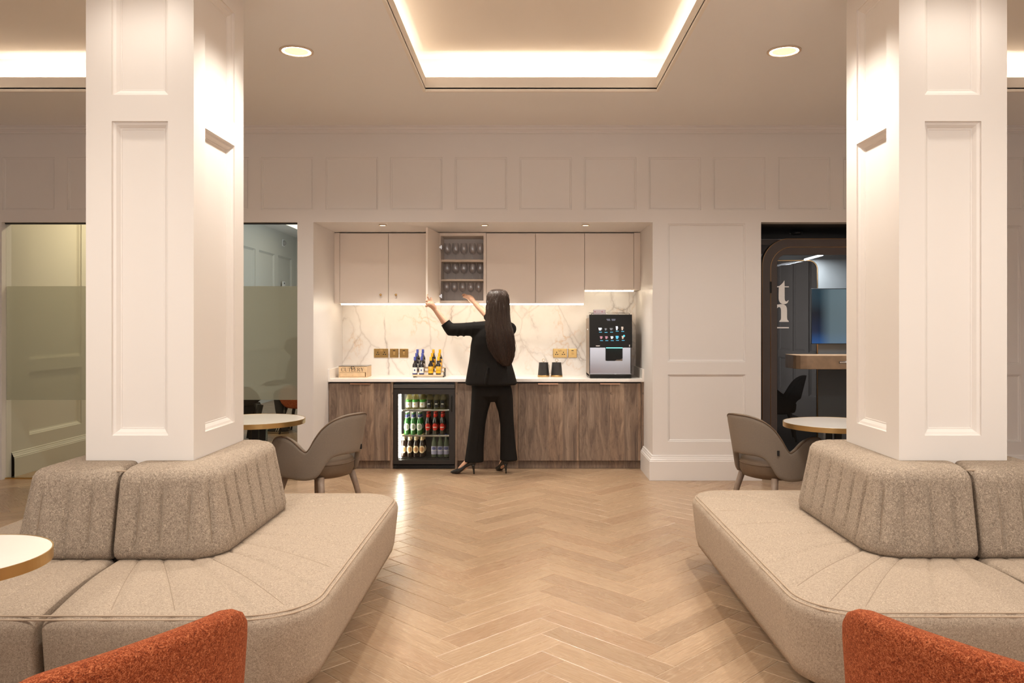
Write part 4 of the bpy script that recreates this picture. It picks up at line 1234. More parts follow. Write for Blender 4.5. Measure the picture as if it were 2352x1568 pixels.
# ================================================================ BLACK CANISTERS
def herring():
    m, nt, out = newmat('ribbed_black'); g = NT(nt)
    b = g.n('ShaderNodeBsdfPrincipled', Roughness=.4); b.inputs['Base Color'].default_value = (.016,.015,.015,1)
    oc = g.n('ShaderNodeTexCoord').outputs['Object']; sp_ = g.n('ShaderNodeSeparateXYZ', i0=oc)
    an = g.math('MULTIPLY', g.math('ARCTAN2', sp_.outputs[1], sp_.outputs[0]), 11/PI)
    zig = g.math('PINGPONG', an, 1.0)
    h = g.math('PINGPONG', g.math('ADD', g.math('MULTIPLY', sp_.outputs[2], 70), g.math('MULTIPLY', zig, 1.5)), .5)
    nt.links.new(g.n('ShaderNodeBump', Strength=1, Distance=.003, Height=h).outputs[0], b.inputs['Normal']); nt.links.new(b.outputs[0], out.inputs[0]); return m
M_rib = herring()
for px, lb in ((1248.5, 'black ribbed canister with gold base and ring lid, nearer the woman'), (1278.5, 'black ribbed canister with gold base and ring lid, nearer the coffee machine')):
    yy = 8.32; o = (X(px, yy), yy, ZT1+.0005); r0 = 13.3*yy/F
    t = thing('canister', lb, 'canister', o, 0, None)
    MB().lathe([(.001,0),(r0,0),(r0+.0015,.002),(r0+.0015,.016),(r0,.018)], n=36).build('base_band', M_brass, t)
    MB().lathe([(r0-.0005,.018),(r0*.80,.138),(r0*.78,.141)], n=48).build('body', M_rib, t)
    l = MB().lathe([(r0*.80,.1415),(r0*.82,.143),(r0*.82,.147),(r0*.76,.149),(.001,.150)], n=36).build('lid', M_black, t)
    rg = MB().tube([(0,0,.149),(0,0,.158)], .003, 8); rg.tube([(.0155*math.cos(2*PI*i/24), 0, .1705+.0145*math.sin(2*PI*i/24)) for i in range(24)], .0019, 6, closed=True)
    rr = rg.build('ring_handle', M_brassD, None); rr.parent = l

# ================================================================ COFFEE MACHINE
cy = 8.06
cx0, cx1 = X(1354.5,cy), X(1451,cy); zt = Z(722,cy); zm = Z(798,cy); zb = Z(858,cy); o = ((cx0+cx1)/2, cy, ZT1)
cm = thing('coffee_machine', 'black and steel coffee machine with a lit touchscreen on the worktop', 'coffee machine', o)
M_cmbody = mat('machine_bronze', (.30,.225,.165), .35, .5); M_cmblack = mat('machine_black', (.010,.009,.008), .35, spec=.2)
MB().box(cx0, cx1, cy+.07, cy+.50, ZT1+.012, zt-.035).build('body', M_cmbody, cm, o, bevel=.006)
mb = MB(); mb.prism([(cy+.03,zm),(cy-.012,zm),(cy-.004,zt),(cy+.08,zt),(cy+.08,zm)], lambda a,b,d: (d,a,b), cx0-.002, cx1+.003)
mb.build('screen_housing', M_cmblack, cm, o, bevel=.004)
MB().box(cx0, cx1, cy+.004, cy+.47, ZT1+.001, zb-.006).build('drip_base', M_cmblack, cm, o, bevel=.008)
MB().box(cx0+.004, cx1-.004, cy+.012, cy+.06, zb-.006, zb-.001).build('drip_tray', M_steel, cm, o, bevel=.001)
mb = MB(); cxa, cxb = X(1392,cy), X(1431,cy); zn = Z(829,cy)
mb.box(cx0+.006, cxa, cy+.05, cy+.07, zb, zm); mb.box(cxb, cx1-.006, cy+.05, cy+.07, zb, zm); mb.box(cxa, cxb, cy+.05, cy+.07, zb, zn)
mb.build('steel_front', mat('machine_steel', (.44,.44,.47), .15, 1), cm, o)
MB().box(cx0, cx0+.006, cy+.045, cy+.07, zb, zm).build('side_trim', M_cmblack, cm, o); MB().box(cx1-.006, cx1, cy+.045, cy+.07, zb, zm).build('side_trim', M_cmblack, cm, o)
mb = MB(); mb.prism([(cxa,zm),(cxa,Z(827,cy)),(X(1395,cy),zn),(X(1413,cy),zn),(X(1417,cy),Z(826,cy)),(X(1425,cy),Z(826,cy)),(cxb,Z(823,cy)),(cxb,zm)], lambda a,b,d: (a,d,b), cy+.035, cy+.0495)
mb.build('dispenser', M_cmblack, cm, o)
MB().box(cxa+.004, cxb-.004, cy+.012, cy+.034, zm-.006, zm-.001).build('teal_light', emat('teal_led', (.12,.75,.62), 5), cm, o)
def scr(px, py, w_, h_, m_, name='icon', d=0):
    f = (Z(py,cy)-zm)/(zt-zm); yy = cy-.012+.008*f-.0012-d
    a, b = X(px-w_/2,cy), X(px+w_/2,cy); c, e_ = Z(py+h_/2,cy), Z(py-h_/2,cy)
    return (a, b, c, e_, yy)
E_white = emat('icon_white', (.85,.85,.88), 1.0); E_cyan = emat('icon_cyan', (.16,.62,.85), .9); E_tan = emat('icon_tan', (.75,.58,.45), .8); E_dim = emat('icon_dim', (.25,.24,.24), .8); E_pink = emat('icon_pink', (.75,.35,.40), .7)
icons = [(1378,755.5,8,6,E_white),(1390.8,756,5,5,E_dim),(1403.5,755.5,7,5,E_dim),(1416.5,753.5,5,9,E_white),(1429,754,5,8,E_tan),
         (1380.5,775,6,6,E_pink),(1392.5,775,6,6,E_pink),(1405,775,6,6,E_white),(1417,774.5,7,7,E_cyan),(1430,774.5,5,7,E_tan)]
for px, py, w_, h_, m_ in icons:
    a, b, c, e_, yy = scr(px, py, w_, h_, m_)
    mb = MB()   # a little cup: tapered body and a looped handle
    mb.prism([(a,e_),(b,e_),(b-(b-a)*.22,c),(a+(b-a)*.22,c)], lambda p,q,d: (p,d,q), yy, yy+.001)
    hz = (c+e_)/2+.002
    mb.tube([(b-.002+.005*math.sin(PI*i/6), yy+.0005, hz+.006*math.cos(PI*i/6)) for i in range(7)], .0009, 5)
    mb.build('cup_icon', m_, cm, o)
    a, b, c, e_, yy = scr(px+1, py+7, 6.5, 1.2, m_)
    MB().box(a, b, yy, yy+.001, c, e_).build('caption_bar', E_cyan, cm, o)
a, b, c, e_, yy = scr(1433, 771, 4.5, 4.5, None, d=.0008)
mb = MB(); n = 16; mb.prism([((a+b)/2+(b-a)/2*math.cos(2*PI*i/n), (c+e_)/2+(b-a)/2*math.sin(2*PI*i/n)) for i in range(n)], lambda p,q,d: (p,d,q), yy, yy+.001); mb.build('touch_dot', emat('dot_cyan', (.10,.62,.80), 1.2), cm, o)
for px, py, w_ in ((1397,733,8),(1409,733,9),(1398,735.5,7),(1409,735.5,8)):
    a, b, c, e_, yy = scr(px, py, w_, 1.1, None); MB().box(a, b, yy, yy+.001, c, e_).build('heading_bar', mat('screen_text', (.1,.1,.12), .4, emit=(.30,.32,.42), es=.5), cm, o)
a, b, c, e_, yy = scr(1373, 794, 9, 1.6, None); MB().box(a, b, yy, yy+.001, c, e_).build('maker_plate', M_white, cm, o)
a, b, c, e_, yy = scr(1445.5, 793.5, 1.6, 4.5, None); MB().box(a, b, yy, yy+.001, c, e_).build('button', M_white, cm, o)
mb = MB(); zr = zt+.022
ring = [(cx0+.02,cy+.03,zt-.002),(cx0+.02,cy+.03,zr),(cx0+.02,cy+.42,zr),(cx1-.02,cy+.42,zr),(cx1-.02,cy+.03,zr),(cx1-.02,cy+.03,zt-.002)]
mb.tube(ring, .003, 8); mb.tube([(cx0+.02,cy+.06,zr-.012),(cx1-.02,cy+.06,zr-.012)], .002, 8)
mb.tube([((cx0+cx1)/2+.08,cy+.06,zt-.002),((cx0+cx1)/2+.08,cy+.06,zr-.012)], .002, 8)
mb.box(cx0+.003, cx1-.003, cy+.085, cy+.46, zt-.034, zt-.004)
mb.build('cup_rail', M_steel, cm, o)
lk = MB().sphere((cx0-.003, cy+.2, Z(757,cy)), .007, .010, .010).build('lock', M_steel, cm, o)
ty = cy+.05; a, b = X(1363,ty), X(1391,ty); z0, z1 = zt+.001, Z(711,ty)
t = thing('card_tray', 'clear acrylic card holder standing on top of the coffee machine', 'holder', ((a+b)/2, ty, z0))
mb = MB(); mb.box(a, b, ty, ty+.003, z0, z1); mb.box(a, b, ty+.05, ty+.053, z0, z1); mb.box(a, a+.003, ty+.003, ty+.05, z0, z1); mb.box(b-.003, b, ty+.003, ty+.05, z0, z1); mb.box(a, b, ty, ty+.053, z0-.0005, z0+.002)
mb.build('tray', glassmat('acrylic', (.86,.80,.80), 1, .10), t, ((a+b)/2, ty, z0))
M_card = mat('card_print', (.62,.50,.49), .6)
MB().box(a+.006, b-.006, ty+.010, ty+.044, z0+.0025, z1-.006).build('card_stack', M_card, t, ((a+b)/2, ty, z0))
for px in (1366.5, 1383):
    q = X(px, ty); MB().box(q-.004, q+.004, ty-.0012, ty-.0002, z0+.022, z0+.034).build('printed_mark', mat('mark_red', (.35,.10,.11), .6), t, ((a+b)/2, ty, z0))

# ================================================================ PHONE BOOTH
py0, py1 = 7.70, 8.80
px0, px1 = X(1751,py0), 3.70
ptop = Z(548, py0)
o = ((px0+px1)/2, py0, 0)
pod = thing('phone_booth', 'dark phone booth with rounded glass door and large white letters', 'booth', o)
def arch(x0, x1, z1, r, z0=0, n=14):
    pts = [(x1, z0), (x1, z1-r)]
    pts += [(x1-r+r*math.cos(PI/2*i/n), z1-r+r*math.sin(PI/2*i/n)) for i in range(1, n+1)]
    pts += [(x0+r-r*math.sin(PI/2*i/n), z1-r+r*math.cos(PI/2*i/n)) for i in range(1, n+1)]
    return pts + [(x0, z0)]
def frame_between(A, B, y0, y1, m, name, z_open=True):
    mb = MB(); n = len(A); vs = []
    for P, y in ((A,y0),(B,y0),(A,y1),(B,y1)): vs += [(p[0], y, p[1]) for p in P]
    fs = []
    for i in range(n-1):
        fs += [(i, i+1, n+i+1, n+i), (2*n+i, 3*n+i, 3*n+i+1, 2*n+i+1), (i, 2*n+i, 2*n+i+1, i+1), (n+i, n+i+1, 3*n+i+1, 3*n+i)]
    mb.add(vs, fs); return mb.build(name, m, pod, o)
A1 = arch(px0, px1, ptop, .26); A2 = arch(X(1770,py0), px1-.08, Z(567,py0), .21); A3 = arch(X(1785,py0), px1-.14, Z(585,py0), .085)
frame_between(A1, A2, py0, py0+.09, M_podframe, 'outer_frame')
frame_between(A2, A3, py0+.001, py0+.05, M_podframe, 'door_frame')
for P, nm in ((A1, 'bronze_edge'), (A2, 'bronze_edge')):
    MB().tube([(p[0], py0-.001, p[1]) for p in P], .003, 6).build(nm, M_podline, pod, o)
MB().prism(A3, lambda a,b,d: (a,d,b), py0+.022, py0+.030).build('glass_door', glassmat('booth_glass', (.86,.87,.88), .7, .01), pod, o)
for zz in (1.80, .3):
    MB().box(X(1768.3,py0), X(1772,py0), py0-.012, py0+.002, zz-.055, zz+.055).build('hinge', M_blackmetal, pod, o, bevel=.002)
# casing: sides, roof, felt rear wall with a window in it
mb = MB(); mb.box(px0, px0+.05, py0+.09, py1, 0, ptop-.2); mb.box(px1-.05, px1, py0+.09, py1, 0, ptop-.2); mb.box(px0, px1, py0+.09, py1, ptop-.05, ptop)
mb.build('casing', M_podframe, pod, o)
M_felt = fabric('grey_felt', (.13,.135,.135), (.20,.205,.205), (.27,.275,.27), 300, .2, .001, sheen=.1)
wx = X(1877, py1); wtop = Z(598, py1)
Awin = arch(px0+.08, wx, wtop, .10)
n = len(Awin)
mb = MB()
mb.box(wx, px1-.05, py1, py1+.03, 0, ptop); mb.box(px0, px0+.08, py1, py1+.03, 0, ptop); mb.box(px0+.08, wx, py1, py1+.03, wtop, ptop)
cz = wtop-.10     # fill the window's upper corner so it reads round
c = [(wx, wtop)] + [(wx-.10+.10*math.cos(PI/2*i/10), wtop-.10+.10*math.sin(PI/2*i/10)) for i in range(11)]
mb.prism(c, lambda a,b,d: (a,d,b), py1, py1+.03)
mb.build('rear_wall', M_felt, pod, o)
MB().tube([(p[0], py1-.004, p[1]) for p in Awin], .008, 8).build('window_trim', M_podline, pod, o)
MB().box(px0+.08, wx, py1+.012, py1+.018, 0.001, wtop-.002).build('rear_glass', glassmat('rear_glass', (.80,.82,.84), .5, .01), pod, o)
mb = MB(); mb.box(px1-.056, px1-.05, py0+.1, py1, 0, ptop-.06); mb.build('felt_lining', M_felt, pod, o)
# folding desk, handle, strip light, screen
dk = MB(); yd = py1-.42; zd0, zd1 = Z(848,yd), Z(816,yd); dx0 = X(1832,yd)
dk.prism([(dx0,py1-.02),(dx0,yd+.14),(dx0+.012,yd+.085),(dx0+.045,yd+.045),(dx0+.10,yd+.018),(dx0+.17,yd+.004),(dx0+.25,yd),(px1-.06,yd),(px1-.06,py1-.02)], lambda a,b,d: (a,b,d), zd0, zd1)
dk.build('desk', mat('booth_oak', (.64,.38,.21), .45, grain=.15, gscale=14), pod, o, bevel=.004)
MB().tube([(X(1928,py0-.02),py0-.02,Z(832,py0)), (X(1990,py0-.02),py0-.02,Z(832,py0))], .011, 10).build('door_handle', M_steel, pod, o)
a, b = at(1849, 596, py1-.28), at(1890, 585, py1-.62)
zl = ptop-.06
MB().tube([(X(1849,8.66), 8.66, Z(596,8.66)), (X(1889,7.98), 7.98, Z(585,7.98))], .010, 8).build('strip_light', emat('booth_led', (.95,.97,1.0), 18), pod, o)
la = bpy.data.lights.new('booth_light', 'AREA'); la.shape = 'RECTANGLE'; la.size = .06; la.size_y = .7; la.energy = 18; la.color = (.88,.95,1)
lo = bpy.data.objects.new('booth_light', la); C.objects.link(lo); lo.location = (3.1, 8.35, 2.16)
tv = thing('wall_screen', 'dark wall screen with a blue picture inside the phone booth', 'screen', (X(1915,8.75), 8.74, 1.5))
ys = py1-.045; sx0, sx1, sz0, sz1 = X(1863,ys), X(2010,ys), Z(790,ys), Z(662,ys)
MB().box(sx0, sx1, ys, ys+.035, sz0, sz1).build('case', M_black, tv, tv.location, bevel=.004)
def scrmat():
    m, nt, out = newmat('screen_picture_reflection'); g = NT(nt)
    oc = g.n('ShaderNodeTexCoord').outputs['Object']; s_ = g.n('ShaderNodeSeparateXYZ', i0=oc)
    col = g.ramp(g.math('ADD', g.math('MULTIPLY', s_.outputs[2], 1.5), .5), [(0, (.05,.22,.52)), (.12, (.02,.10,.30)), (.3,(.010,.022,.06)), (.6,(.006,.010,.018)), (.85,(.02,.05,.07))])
    felt_refl = g.ramp(g.math('ADD', g.math('MULTIPLY', s_.outputs[0], 1.4), .5), [(.28, 0), (.46, 1)])  # lighter grey-blue right part: reflection of the felt painted into the picture
    col = g.mix(g.math('MULTIPLY', felt_refl, .72), col, (.20,.27,.29))
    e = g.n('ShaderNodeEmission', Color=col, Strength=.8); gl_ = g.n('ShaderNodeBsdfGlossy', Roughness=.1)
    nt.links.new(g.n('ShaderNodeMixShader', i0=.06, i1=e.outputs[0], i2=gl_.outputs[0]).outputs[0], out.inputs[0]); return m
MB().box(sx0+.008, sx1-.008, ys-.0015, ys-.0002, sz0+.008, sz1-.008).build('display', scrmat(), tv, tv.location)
# white vinyl letters on the glass
k = 210/1266.0
def lp(x, y): return (X(1740+x*k, py0+.020), Z(500+y*k, py0+.020))
T_ = [(372,865),(350,900),(325,925),(300,945),(255,948),(255,962),(295,962),(292,1080),(292,1120),(298,1150),(312,1175),(335,1190),(362,1197),(392,1192),(412,1180),(425,1160),(430,1140),(422,1140),(412,1153),(400,1158),(388,1154),(378,1140),(375,1110),(375,962),(435,962),(435,948),(375,948)]
N_ = [(230,1200),(290,1200),(318,1196),(345,1195),(372,1203),(392,1218),(405,1245),(408,1280),(408,1380),(412,1410),(432,1430),(432,1441),(300,1441),(300,1430),(320,1412),(325,1390),(325,1290),(322,1258),(312,1240),(296,1235),(280,1242),(265,1260),(265,1441),(215,1441),(215,1220)]
U_ = [(215,1513),(435,1513),(435,1529),(215,1529)]
for nm, P in (('letter_t', T_), ('letter_n', N_), ('underline', U_)):
    mb = MB(); mb.add([(lp(a,b)[0], py0+.020, lp(a,b)[1]) for a, b in P], [tuple(range(len(P)))])
    ob = mb.build(nm, mat('white_letter', (.90,.90,.90), .6, emit=(1,1,1), es=.0), pod, o, fix=False)
    bm = bmesh.new(); bm.from_mesh(ob.data); bmesh.ops.triangulate(bm, faces=bm.faces, ngon_method='EAR_CLIP'); bm.to_mesh(ob.data); bm.free()
    so = ob.modifiers.new('thick', 'SOLIDIFY'); so.thickness = .0008
sd = thing('smoke_detector', 'round dark detector on the soffit above the phone booth', 'detector', (X(1829,8.25), 8.25, ZS))
MB().lathe([(.001,-.032),(.03,-.032),(.055,-.022),(.06,-.008),(.06,0),(.001,0)], n=28).build('housing', mat('detector_grey', (.10,.09,.085), .4), sd)
MB().lathe([(.058,-.014),(.063,-.012),(.063,-.009),(.058,-.007)], n=28).build('rim', M_steel, sd)

# ---- small fittings on the meeting room wall
t = thing('wall_sensor', 'small white sensor box on the meeting room wall above the frosted band', 'sensor', (MX0, 16.0, 2.24))
MB().box(MX0, MX0+.03, 15.94, 16.06, 2.18, 2.30).build('case', M_white, t, (MX0,16.0,2.24), bevel=.006)
MB().box(MX0+.030, MX0+.032, 15.97, 16.03, 2.25, 2.28).build('display', M_black, t, (MX0,16.0,2.24))
t = thing('wall_alarm', 'small round alarm high on the meeting room wall', 'alarm', (MX0, 16.0, 3.07))
MB().sphere((MX0+.02,16.0,3.07), .05,.055,.055).build('dome', mat('alarm_grey', (.35,.33,.31), .5), t, (MX0,16.0,3.07))
MB().box(MX0, MX0+.02, 15.93, 16.07, 3.0, 3.14).build('base_plate', M_white, t, (MX0,16.0,3.07), bevel=.006)

# ================================================================ THE WOMAN AT THE CUPBOARD
def remeshed(mb, name, m, parent, origin, vox, smooth=6):
    o = mb.build(name, m, parent, origin)
    r = o.modifiers.new('join', 'REMESH'); r.mode = 'VOXEL'; r.voxel_size = vox; r.use_smooth_shade = True
    if smooth:
        s = o.modifiers.new('soften', 'SMOOTH'); s.factor = .5; s.iterations = smooth
    return o
V = Vector
WO = V((-.36, 7.72, 0))
woman = thing('person', 'woman in a black trouser suit and heels reaching into the open cupboard', 'person', WO)
hc = V((-.287, 7.725, 1.635))           # middle of the head
# ---- body: one continuous skin surface
B = MB()
HEAD = [(1.765,.028,.03,0),(1.755,.050,.058,0),(1.735,.068,.078,.0),(1.70,.077,.093,.0),(1.665,.079,.097,.0),(1.63,.076,.095,.004),(1.60,.071,.090,.010),(1.575,.064,.082,.018),(1.55,.055,.070,.026),(1.53,.042,.05,.034),(1.522,.022,.026,.04)]
HT = .25        # head turned a little towards her left hand
def hpt(x, y, z):
    return V((hc.x + x*math.cos(HT)-y*math.sin(HT), hc.y + x*math.sin(HT)+y*math.cos(HT), z))
B.loft([(tuple(hpt(0, dy, z)), rx, ry, HT) for z, rx, ry, dy in HEAD][::-1], 28)
B.capsule([hc+V((0,-.015,-.06)), V((-.295,7.70,1.47)), V((-.30,7.70,1.40))], [.050,.050,.060])
# face: nose, brow, lips, chin, ears
B.capsule([hpt(0,.098,1.650), hpt(0,.110,1.625), hpt(0,.118,1.612)], [.008,.010,.012], 10)
B.sphere(tuple(hpt(0,.090,1.548)), .020,.018,.016)
B.capsule([hpt(-.016,.098,1.578), hpt(.016,.098,1.578)], .007, 8)
for s in (-1,1):
    B.capsule([hpt(s*.014,.092,1.664), hpt(s*.046,.078,1.664)], .008, 8)
    B.sphere(tuple(hpt(s*.079,-.005,1.632)), .008,.018,.030)
    B.sphere(tuple(hpt(s*.038,.066,1.60)), .022,.022,.024)
# torso core (inside the jacket) and legs
B.loft([((-.36,7.72,.80),.15,.10),((-.36,7.72,.95),.165,.115),((-.36,7.72,1.10),.125,.09),((-.345,7.71,1.25),.14,.10),((-.32,7.70,1.36),.155,.09),((-.30,7.70,1.42),.09,.065)], 24)
legs = [((-.43,7.72,.82),(-.475,7.735,.46),(-.548,7.741,.12)), ((-.262,7.72,.82),(-.203,7.757,.46),(-.222,7.792,.125))]
for hip, kn, an in legs: B.capsule([hip, (V(hip)+V(kn))/2, kn, (V(kn)*.6+V(an)*.4), an], [.078,.060,.046,.042,.028])
# arms
SHL, ELL, WRL = V((-.455,7.70,1.405)), V((-.742,7.742,1.390)), V((-.895,7.735,1.590))
SHR, ELR, WRR = V((-.172,7.72,1.40)), V((-.345,7.955,1.480)), V((-.545,8.115,1.668))
B.capsule([SHL, (SHL+ELL)/2, ELL], [.052,.045,.039]); B.capsule([ELL, ELL.lerp(WRL,.3), ELL.lerp(WRL,.7), WRL], [.038,.039,.030,.024])
B.capsule([SHR, (SHR+ELR)/2, ELR], [.052,.045,.039]); B.capsule([ELR, ELR.lerp(WRR,.3), ELR.lerp(WRR,.7), WRR], [.038,.039,.030,.024])
# left hand closed on the free edge of the door: door edge at DOOR_TIP
ex, ey = DOOR_TIP.x, DOOR_TIP.y
KN = V((ex+.022, ey-.030, 1.655))       # knuckle row centre
B.capsule([WRL, WRL.lerp(KN,.5)+V((.008,0,0)), KN+V((.010,.0,-.016))], [.024,.031,.030])
B.capsule([WRL.lerp(KN,.55)+V((.012,-.004,-.008)), KN+V((.020,-.006,-.022))], [.026,.026])
for i, (dz, l) in enumerate(((.030,1.0),(.011,1.06),(-.008,1.0),(-.026,.82))):
    b0 = KN+V((.004-.004*i, -.004, dz))
    a1 = b0+V((-.022*l,-.006,.012-.006*i)); a2 = a1+V((-.007*l,.026*l,.004-.003*i)); a3 = a2+V((.012,.018*l,-.002))
    if i == 0: a1 = b0+V((-.018,-.004,.024)); a2 = a1+V((-.005,.014,.017)); a3 = a2+V((.006,.016,.007))
    B.capsule([KN+V((.018,0,dz*.7-.012)), b0, a1, a2, a3], [.0105,.0102,.0092,.0082,.0070], 10)
B.capsule([WRL.lerp(KN,.5)+V((.018,.006,.0)), KN+V((.028,.020,.004)), KN+V((.022,.040,.030)), KN+V((.014,.052,.046))], [.013,.0125,.0105,.0085], 10)
# right hand reaching for the stem of a glass
GL = V((-.640, 8.275, 1.765))
PK = WRR.lerp(GL, .52)
B.capsule([WRR, WRR.lerp(PK,.5), PK], [.024,.030,.030]); B.capsule([WRR.lerp(PK,.4)+V((.012,.008,-.004)), PK+V((.016,.012,-.004))], [.024,.024]); B.capsule([WRR.lerp(PK,.4)+V((-.010,-.008,.006)), PK+V((-.014,-.010,.006))], [.024,.024])
dirn = (GL-PK).normalized(); sd_ = V((.62,.55,-.30)).normalized(); dn = dirn.cross(sd_).normalized()
if dn.z > 0: dn = -dn
for i, (off_, l) in enumerate(((-.031,.95),(-.010,1.05),(.011,1.0),(.030,.80))):
    b0 = PK+sd_*off_+dirn*.022; a1 = b0+dirn*.036*l+dn*.004; a2 = a1+dirn*.024*l+dn*.012; a3 = a2+dirn*.012*l+dn*.018
    B.capsule([PK+sd_*off_*.7, b0, a1, a2, a3], [.0105,.0102,.0092,.0082,.0070], 10)
B.capsule([WRR.lerp(PK,.45)-sd_*.020, PK-sd_*.040+dn*.014, PK-sd_*.046+dirn*.028+dn*.026, PK-sd_*.036+dirn*.052+dn*.032], [.013,.0125,.0105,.0085], 10)
# feet inside the shoes
SH = [(V((-.506,7.735,0)), V((-1.0,.13,0)).normalized()), (V((-.205,7.755,0)), V((-.42,.91,0)).normalized())]
for (heel, d), (_, _, an) in zip(SH, legs):
    B.capsule([V(an), heel+d*.060+V((0,0,.100)), heel+d*.12+V((0,0,.050)), heel+d*.165+V((0,0,.026))], [.028,.024,.022,.017])
body = remeshed(B, 'body', M_skin, woman, WO, .0052, 4)
M_eye = mat('eye_dark', (.03,.018,.012), .2); M_lip = mat('lips', (.45,.14,.12), .4)
for s in (-1,1):
    MB().sphere(tuple(hpt(s*.031,.086,1.646)), .012,.008,.007).build('eye', M_eye, woman, WO)
MB().capsule([hpt(-.018,.1035,1.578), hpt(0,.1065,1.578), hpt(.018,.1035,1.578)], [.004,.0055,.004], 8).build('lips', M_lip, woman, WO)

# ---- jacket
J = MB()
J.loft([((-.352,7.715,.862),.236,.165),((-.352,7.715,.875),.250,.176),((-.352,7.715,.90),.246,.174),((-.356,7.715,.98),.229,.160),((-.362,7.715,1.08),.205,.140),((-.360,7.712,1.16),.196,.134),((-.352,7.708,1.25),.196,.134),((-.335,7.705,1.33),.196,.126),((-.318,7.703,1.385),.186,.112),((-.308,7.70,1.425),.155,.092),((-.302,7.70,1.455),.100,.076),((-.300,7.70,1.485),.070,.066),((-.300,7.70,1.500),.064,.060)], 40)
J.capsule([V((-.40,7.70,1.395)), SHL+V((0,0,-.005)), SHL.lerp(ELL,.5), ELL+V((.01,0,.004))], [.085,.074,.064,.062])
J.tube([ELL+V((.03,0,0)), ELL, ELL.lerp(WRL,.16), ELL.lerp(WRL,.33)], [.060,.062,.055,.049], 20)
J.capsule([V((-.22,7.70,1.395)), SHR+V((-.005,0,-.004))], [.085,.066]); J.capsule([SHR, SHR.lerp(ELR,.5), ELR], [.066,.064,.061])
J.tube([ELR+V((.02,-.02,0)), ELR, ELR.lerp(WRR,.16), ELR.lerp(WRR,.30)], [.058,.060,.054,.048], 20)
# creases of the sleeve and the back
for f, r_ in ((.25,.071),(.52,.066),(.72,.064)):
    c = SHL.lerp(ELL, f); J.tube([c+V((.012*math.sin(2*PI*i/16), r_*math.cos(2*PI*i/16), r_*math.sin(2*PI*i/16)-.004)) for i in range(16)], .006, 6, closed=True)
for x_, z0_, z1_ in ((-.50,.88,1.12),(-.40,.87,1.05),(-.27,.87,1.10),(-.19,.90,1.16)):
    J.tube([(x_+(i/6)*.03*(1 if x_ < -.36 else -1), 7.715-.158+.018*(i/6)-(.03 if abs(x_+.36) < .06 else 0)+abs(x_+.352)**2*1.4, z0_+(z1_-z0_)*i/6) for i in range(7)], [.006,.012,.014,.014,.012,.009,.005], 8)
remeshed(J, 'jacket', M_suit, woman, WO, .0075, 5)
# cuffs, vent and collar edges seen on the jacket
MB().tube([ELL.lerp(WRL,.335)+(V((math.cos(2*PI*i/20)*.0,math.cos(2*PI*i/20),0))*.047 + V((.80,0,.60))*.047*math.sin(2*PI*i/20)) for i in range(20)], .004, 6, closed=True).build('cuff', M_suit, woman, WO)
# ---- trousers
T = MB()
T.loft([((-.36,7.72,.70),.06,.06),((-.36,7.72,.76),.155,.115),((-.36,7.72,.84),.182,.128),((-.36,7.72,.93),.182,.128),((-.36,7.72,.98),.16,.11)], 32)
T.loft([((-.517,7.735,.118),.092,.075,.1),((-.516,7.735,.135),.092,.075,.1),((-.508,7.735,.25),.084,.068,.1),((-.497,7.735,.36),.079,.066),((-.484,7.735,.48),.077,.068),((-.468,7.73,.60),.083,.076),((-.447,7.725,.72),.097,.092),((-.434,7.72,.82),.106,.112),((-.43,7.72,.88),.10,.11)], 28)
T.loft([((-.183,7.755,.128),.086,.078,-.1),((-.184,7.755,.145),.086,.078,-.1),((-.190,7.755,.25),.077,.070),((-.194,7.757,.36),.070,.066),((-.200,7.757,.48),.067,.068),((-.212,7.745,.60),.074,.078),((-.232,7.73,.72),.092,.094),((-.255,7.72,.82),.102,.112),((-.27,7.72,.88),.10,.11)], 28)
for x_, z0_, z1_, yy_ in ((-.50,.14,.5,7.667),(-.19,.16,.5,7.688)):
    T.tube([(x_+.03*(i/6), yy_, z0_+(z1_-z0_)*i/6) for i in range(7)], [.004,.006,.008,.008,.007,.005,.003], 8)
remeshed(T, 'trousers', M_suit, woman, WO, .0075, 5)
# ---- shoes
def pump(heel, d, name):
    s_ = V((-d.y, d.x, 0)); mb = MB(); vs = []; fs = []; n = 20
    secs = [(-.006,.094,.160,.020),(.004,.092,.162,.030),(.02,.088,.158,.034),(.05,.079,.136,.034),(.09,.058,.100,.031),(.125,.026,.075,.033),(.155,.006,.055,.040),(.185,.002,.045,.039),(.21,.003,.035,.029),(.235,.006,.024,.013),(.245,.010,.018,.003)]
    for u, z0_, z1_, w_ in secs:
        for i in range(n):
            t_ = 2*PI*i/n; c_, q_ = math.cos(t_), math.sin(t_)
            p = heel + d*(u-.0) + s_*(w_*math.copysign(abs(c_)**.8, c_)) + V((0,0,(z0_+z1_)/2+(z1_-z0_)/2*math.copysign(abs(q_)**.8, q_)))
            vs.append(p)
    for j in range(len(secs)-1):
        for i in range(n): fs.append((j*n+i, j*n+(i+1)%n, (j+1)*n+(i+1)%n, (j+1)*n+i))
    fs.append(tuple(range(n))); fs.append(tuple((len(secs)-1)*n+i for i in range(n)))
    mb.add(vs, fs, True)
    o = mb.build(name, M_shoe, woman, WO)
    h = MB().tube([heel+d*.024+V((0,0,.105)), heel+d*.018+V((0,0,.07)), heel+d*.014+V((0,0,.03)), heel+d*.012+V((0,0,0))], [.026,.014,.0085,.0065], 14).build('heel', M_shoe, None, WO)
    h.parent = o; h.location = (0,0,0)
    # bare instep showing above the low-cut vamp
    k = MB().capsule([heel+d*.070+V((0,0,.128)), heel+d*.112+V((0,0,.088)), heel+d*.152+V((0,0,.050))], [.025,.024,.018], 14).build('instep', M_skin, None, WO); k.parent = o; k.location = (0,0,0)
pump(SH[0][0], SH[0][1], 'shoe'); pump(SH[1][0], SH[1][1], 'shoe')
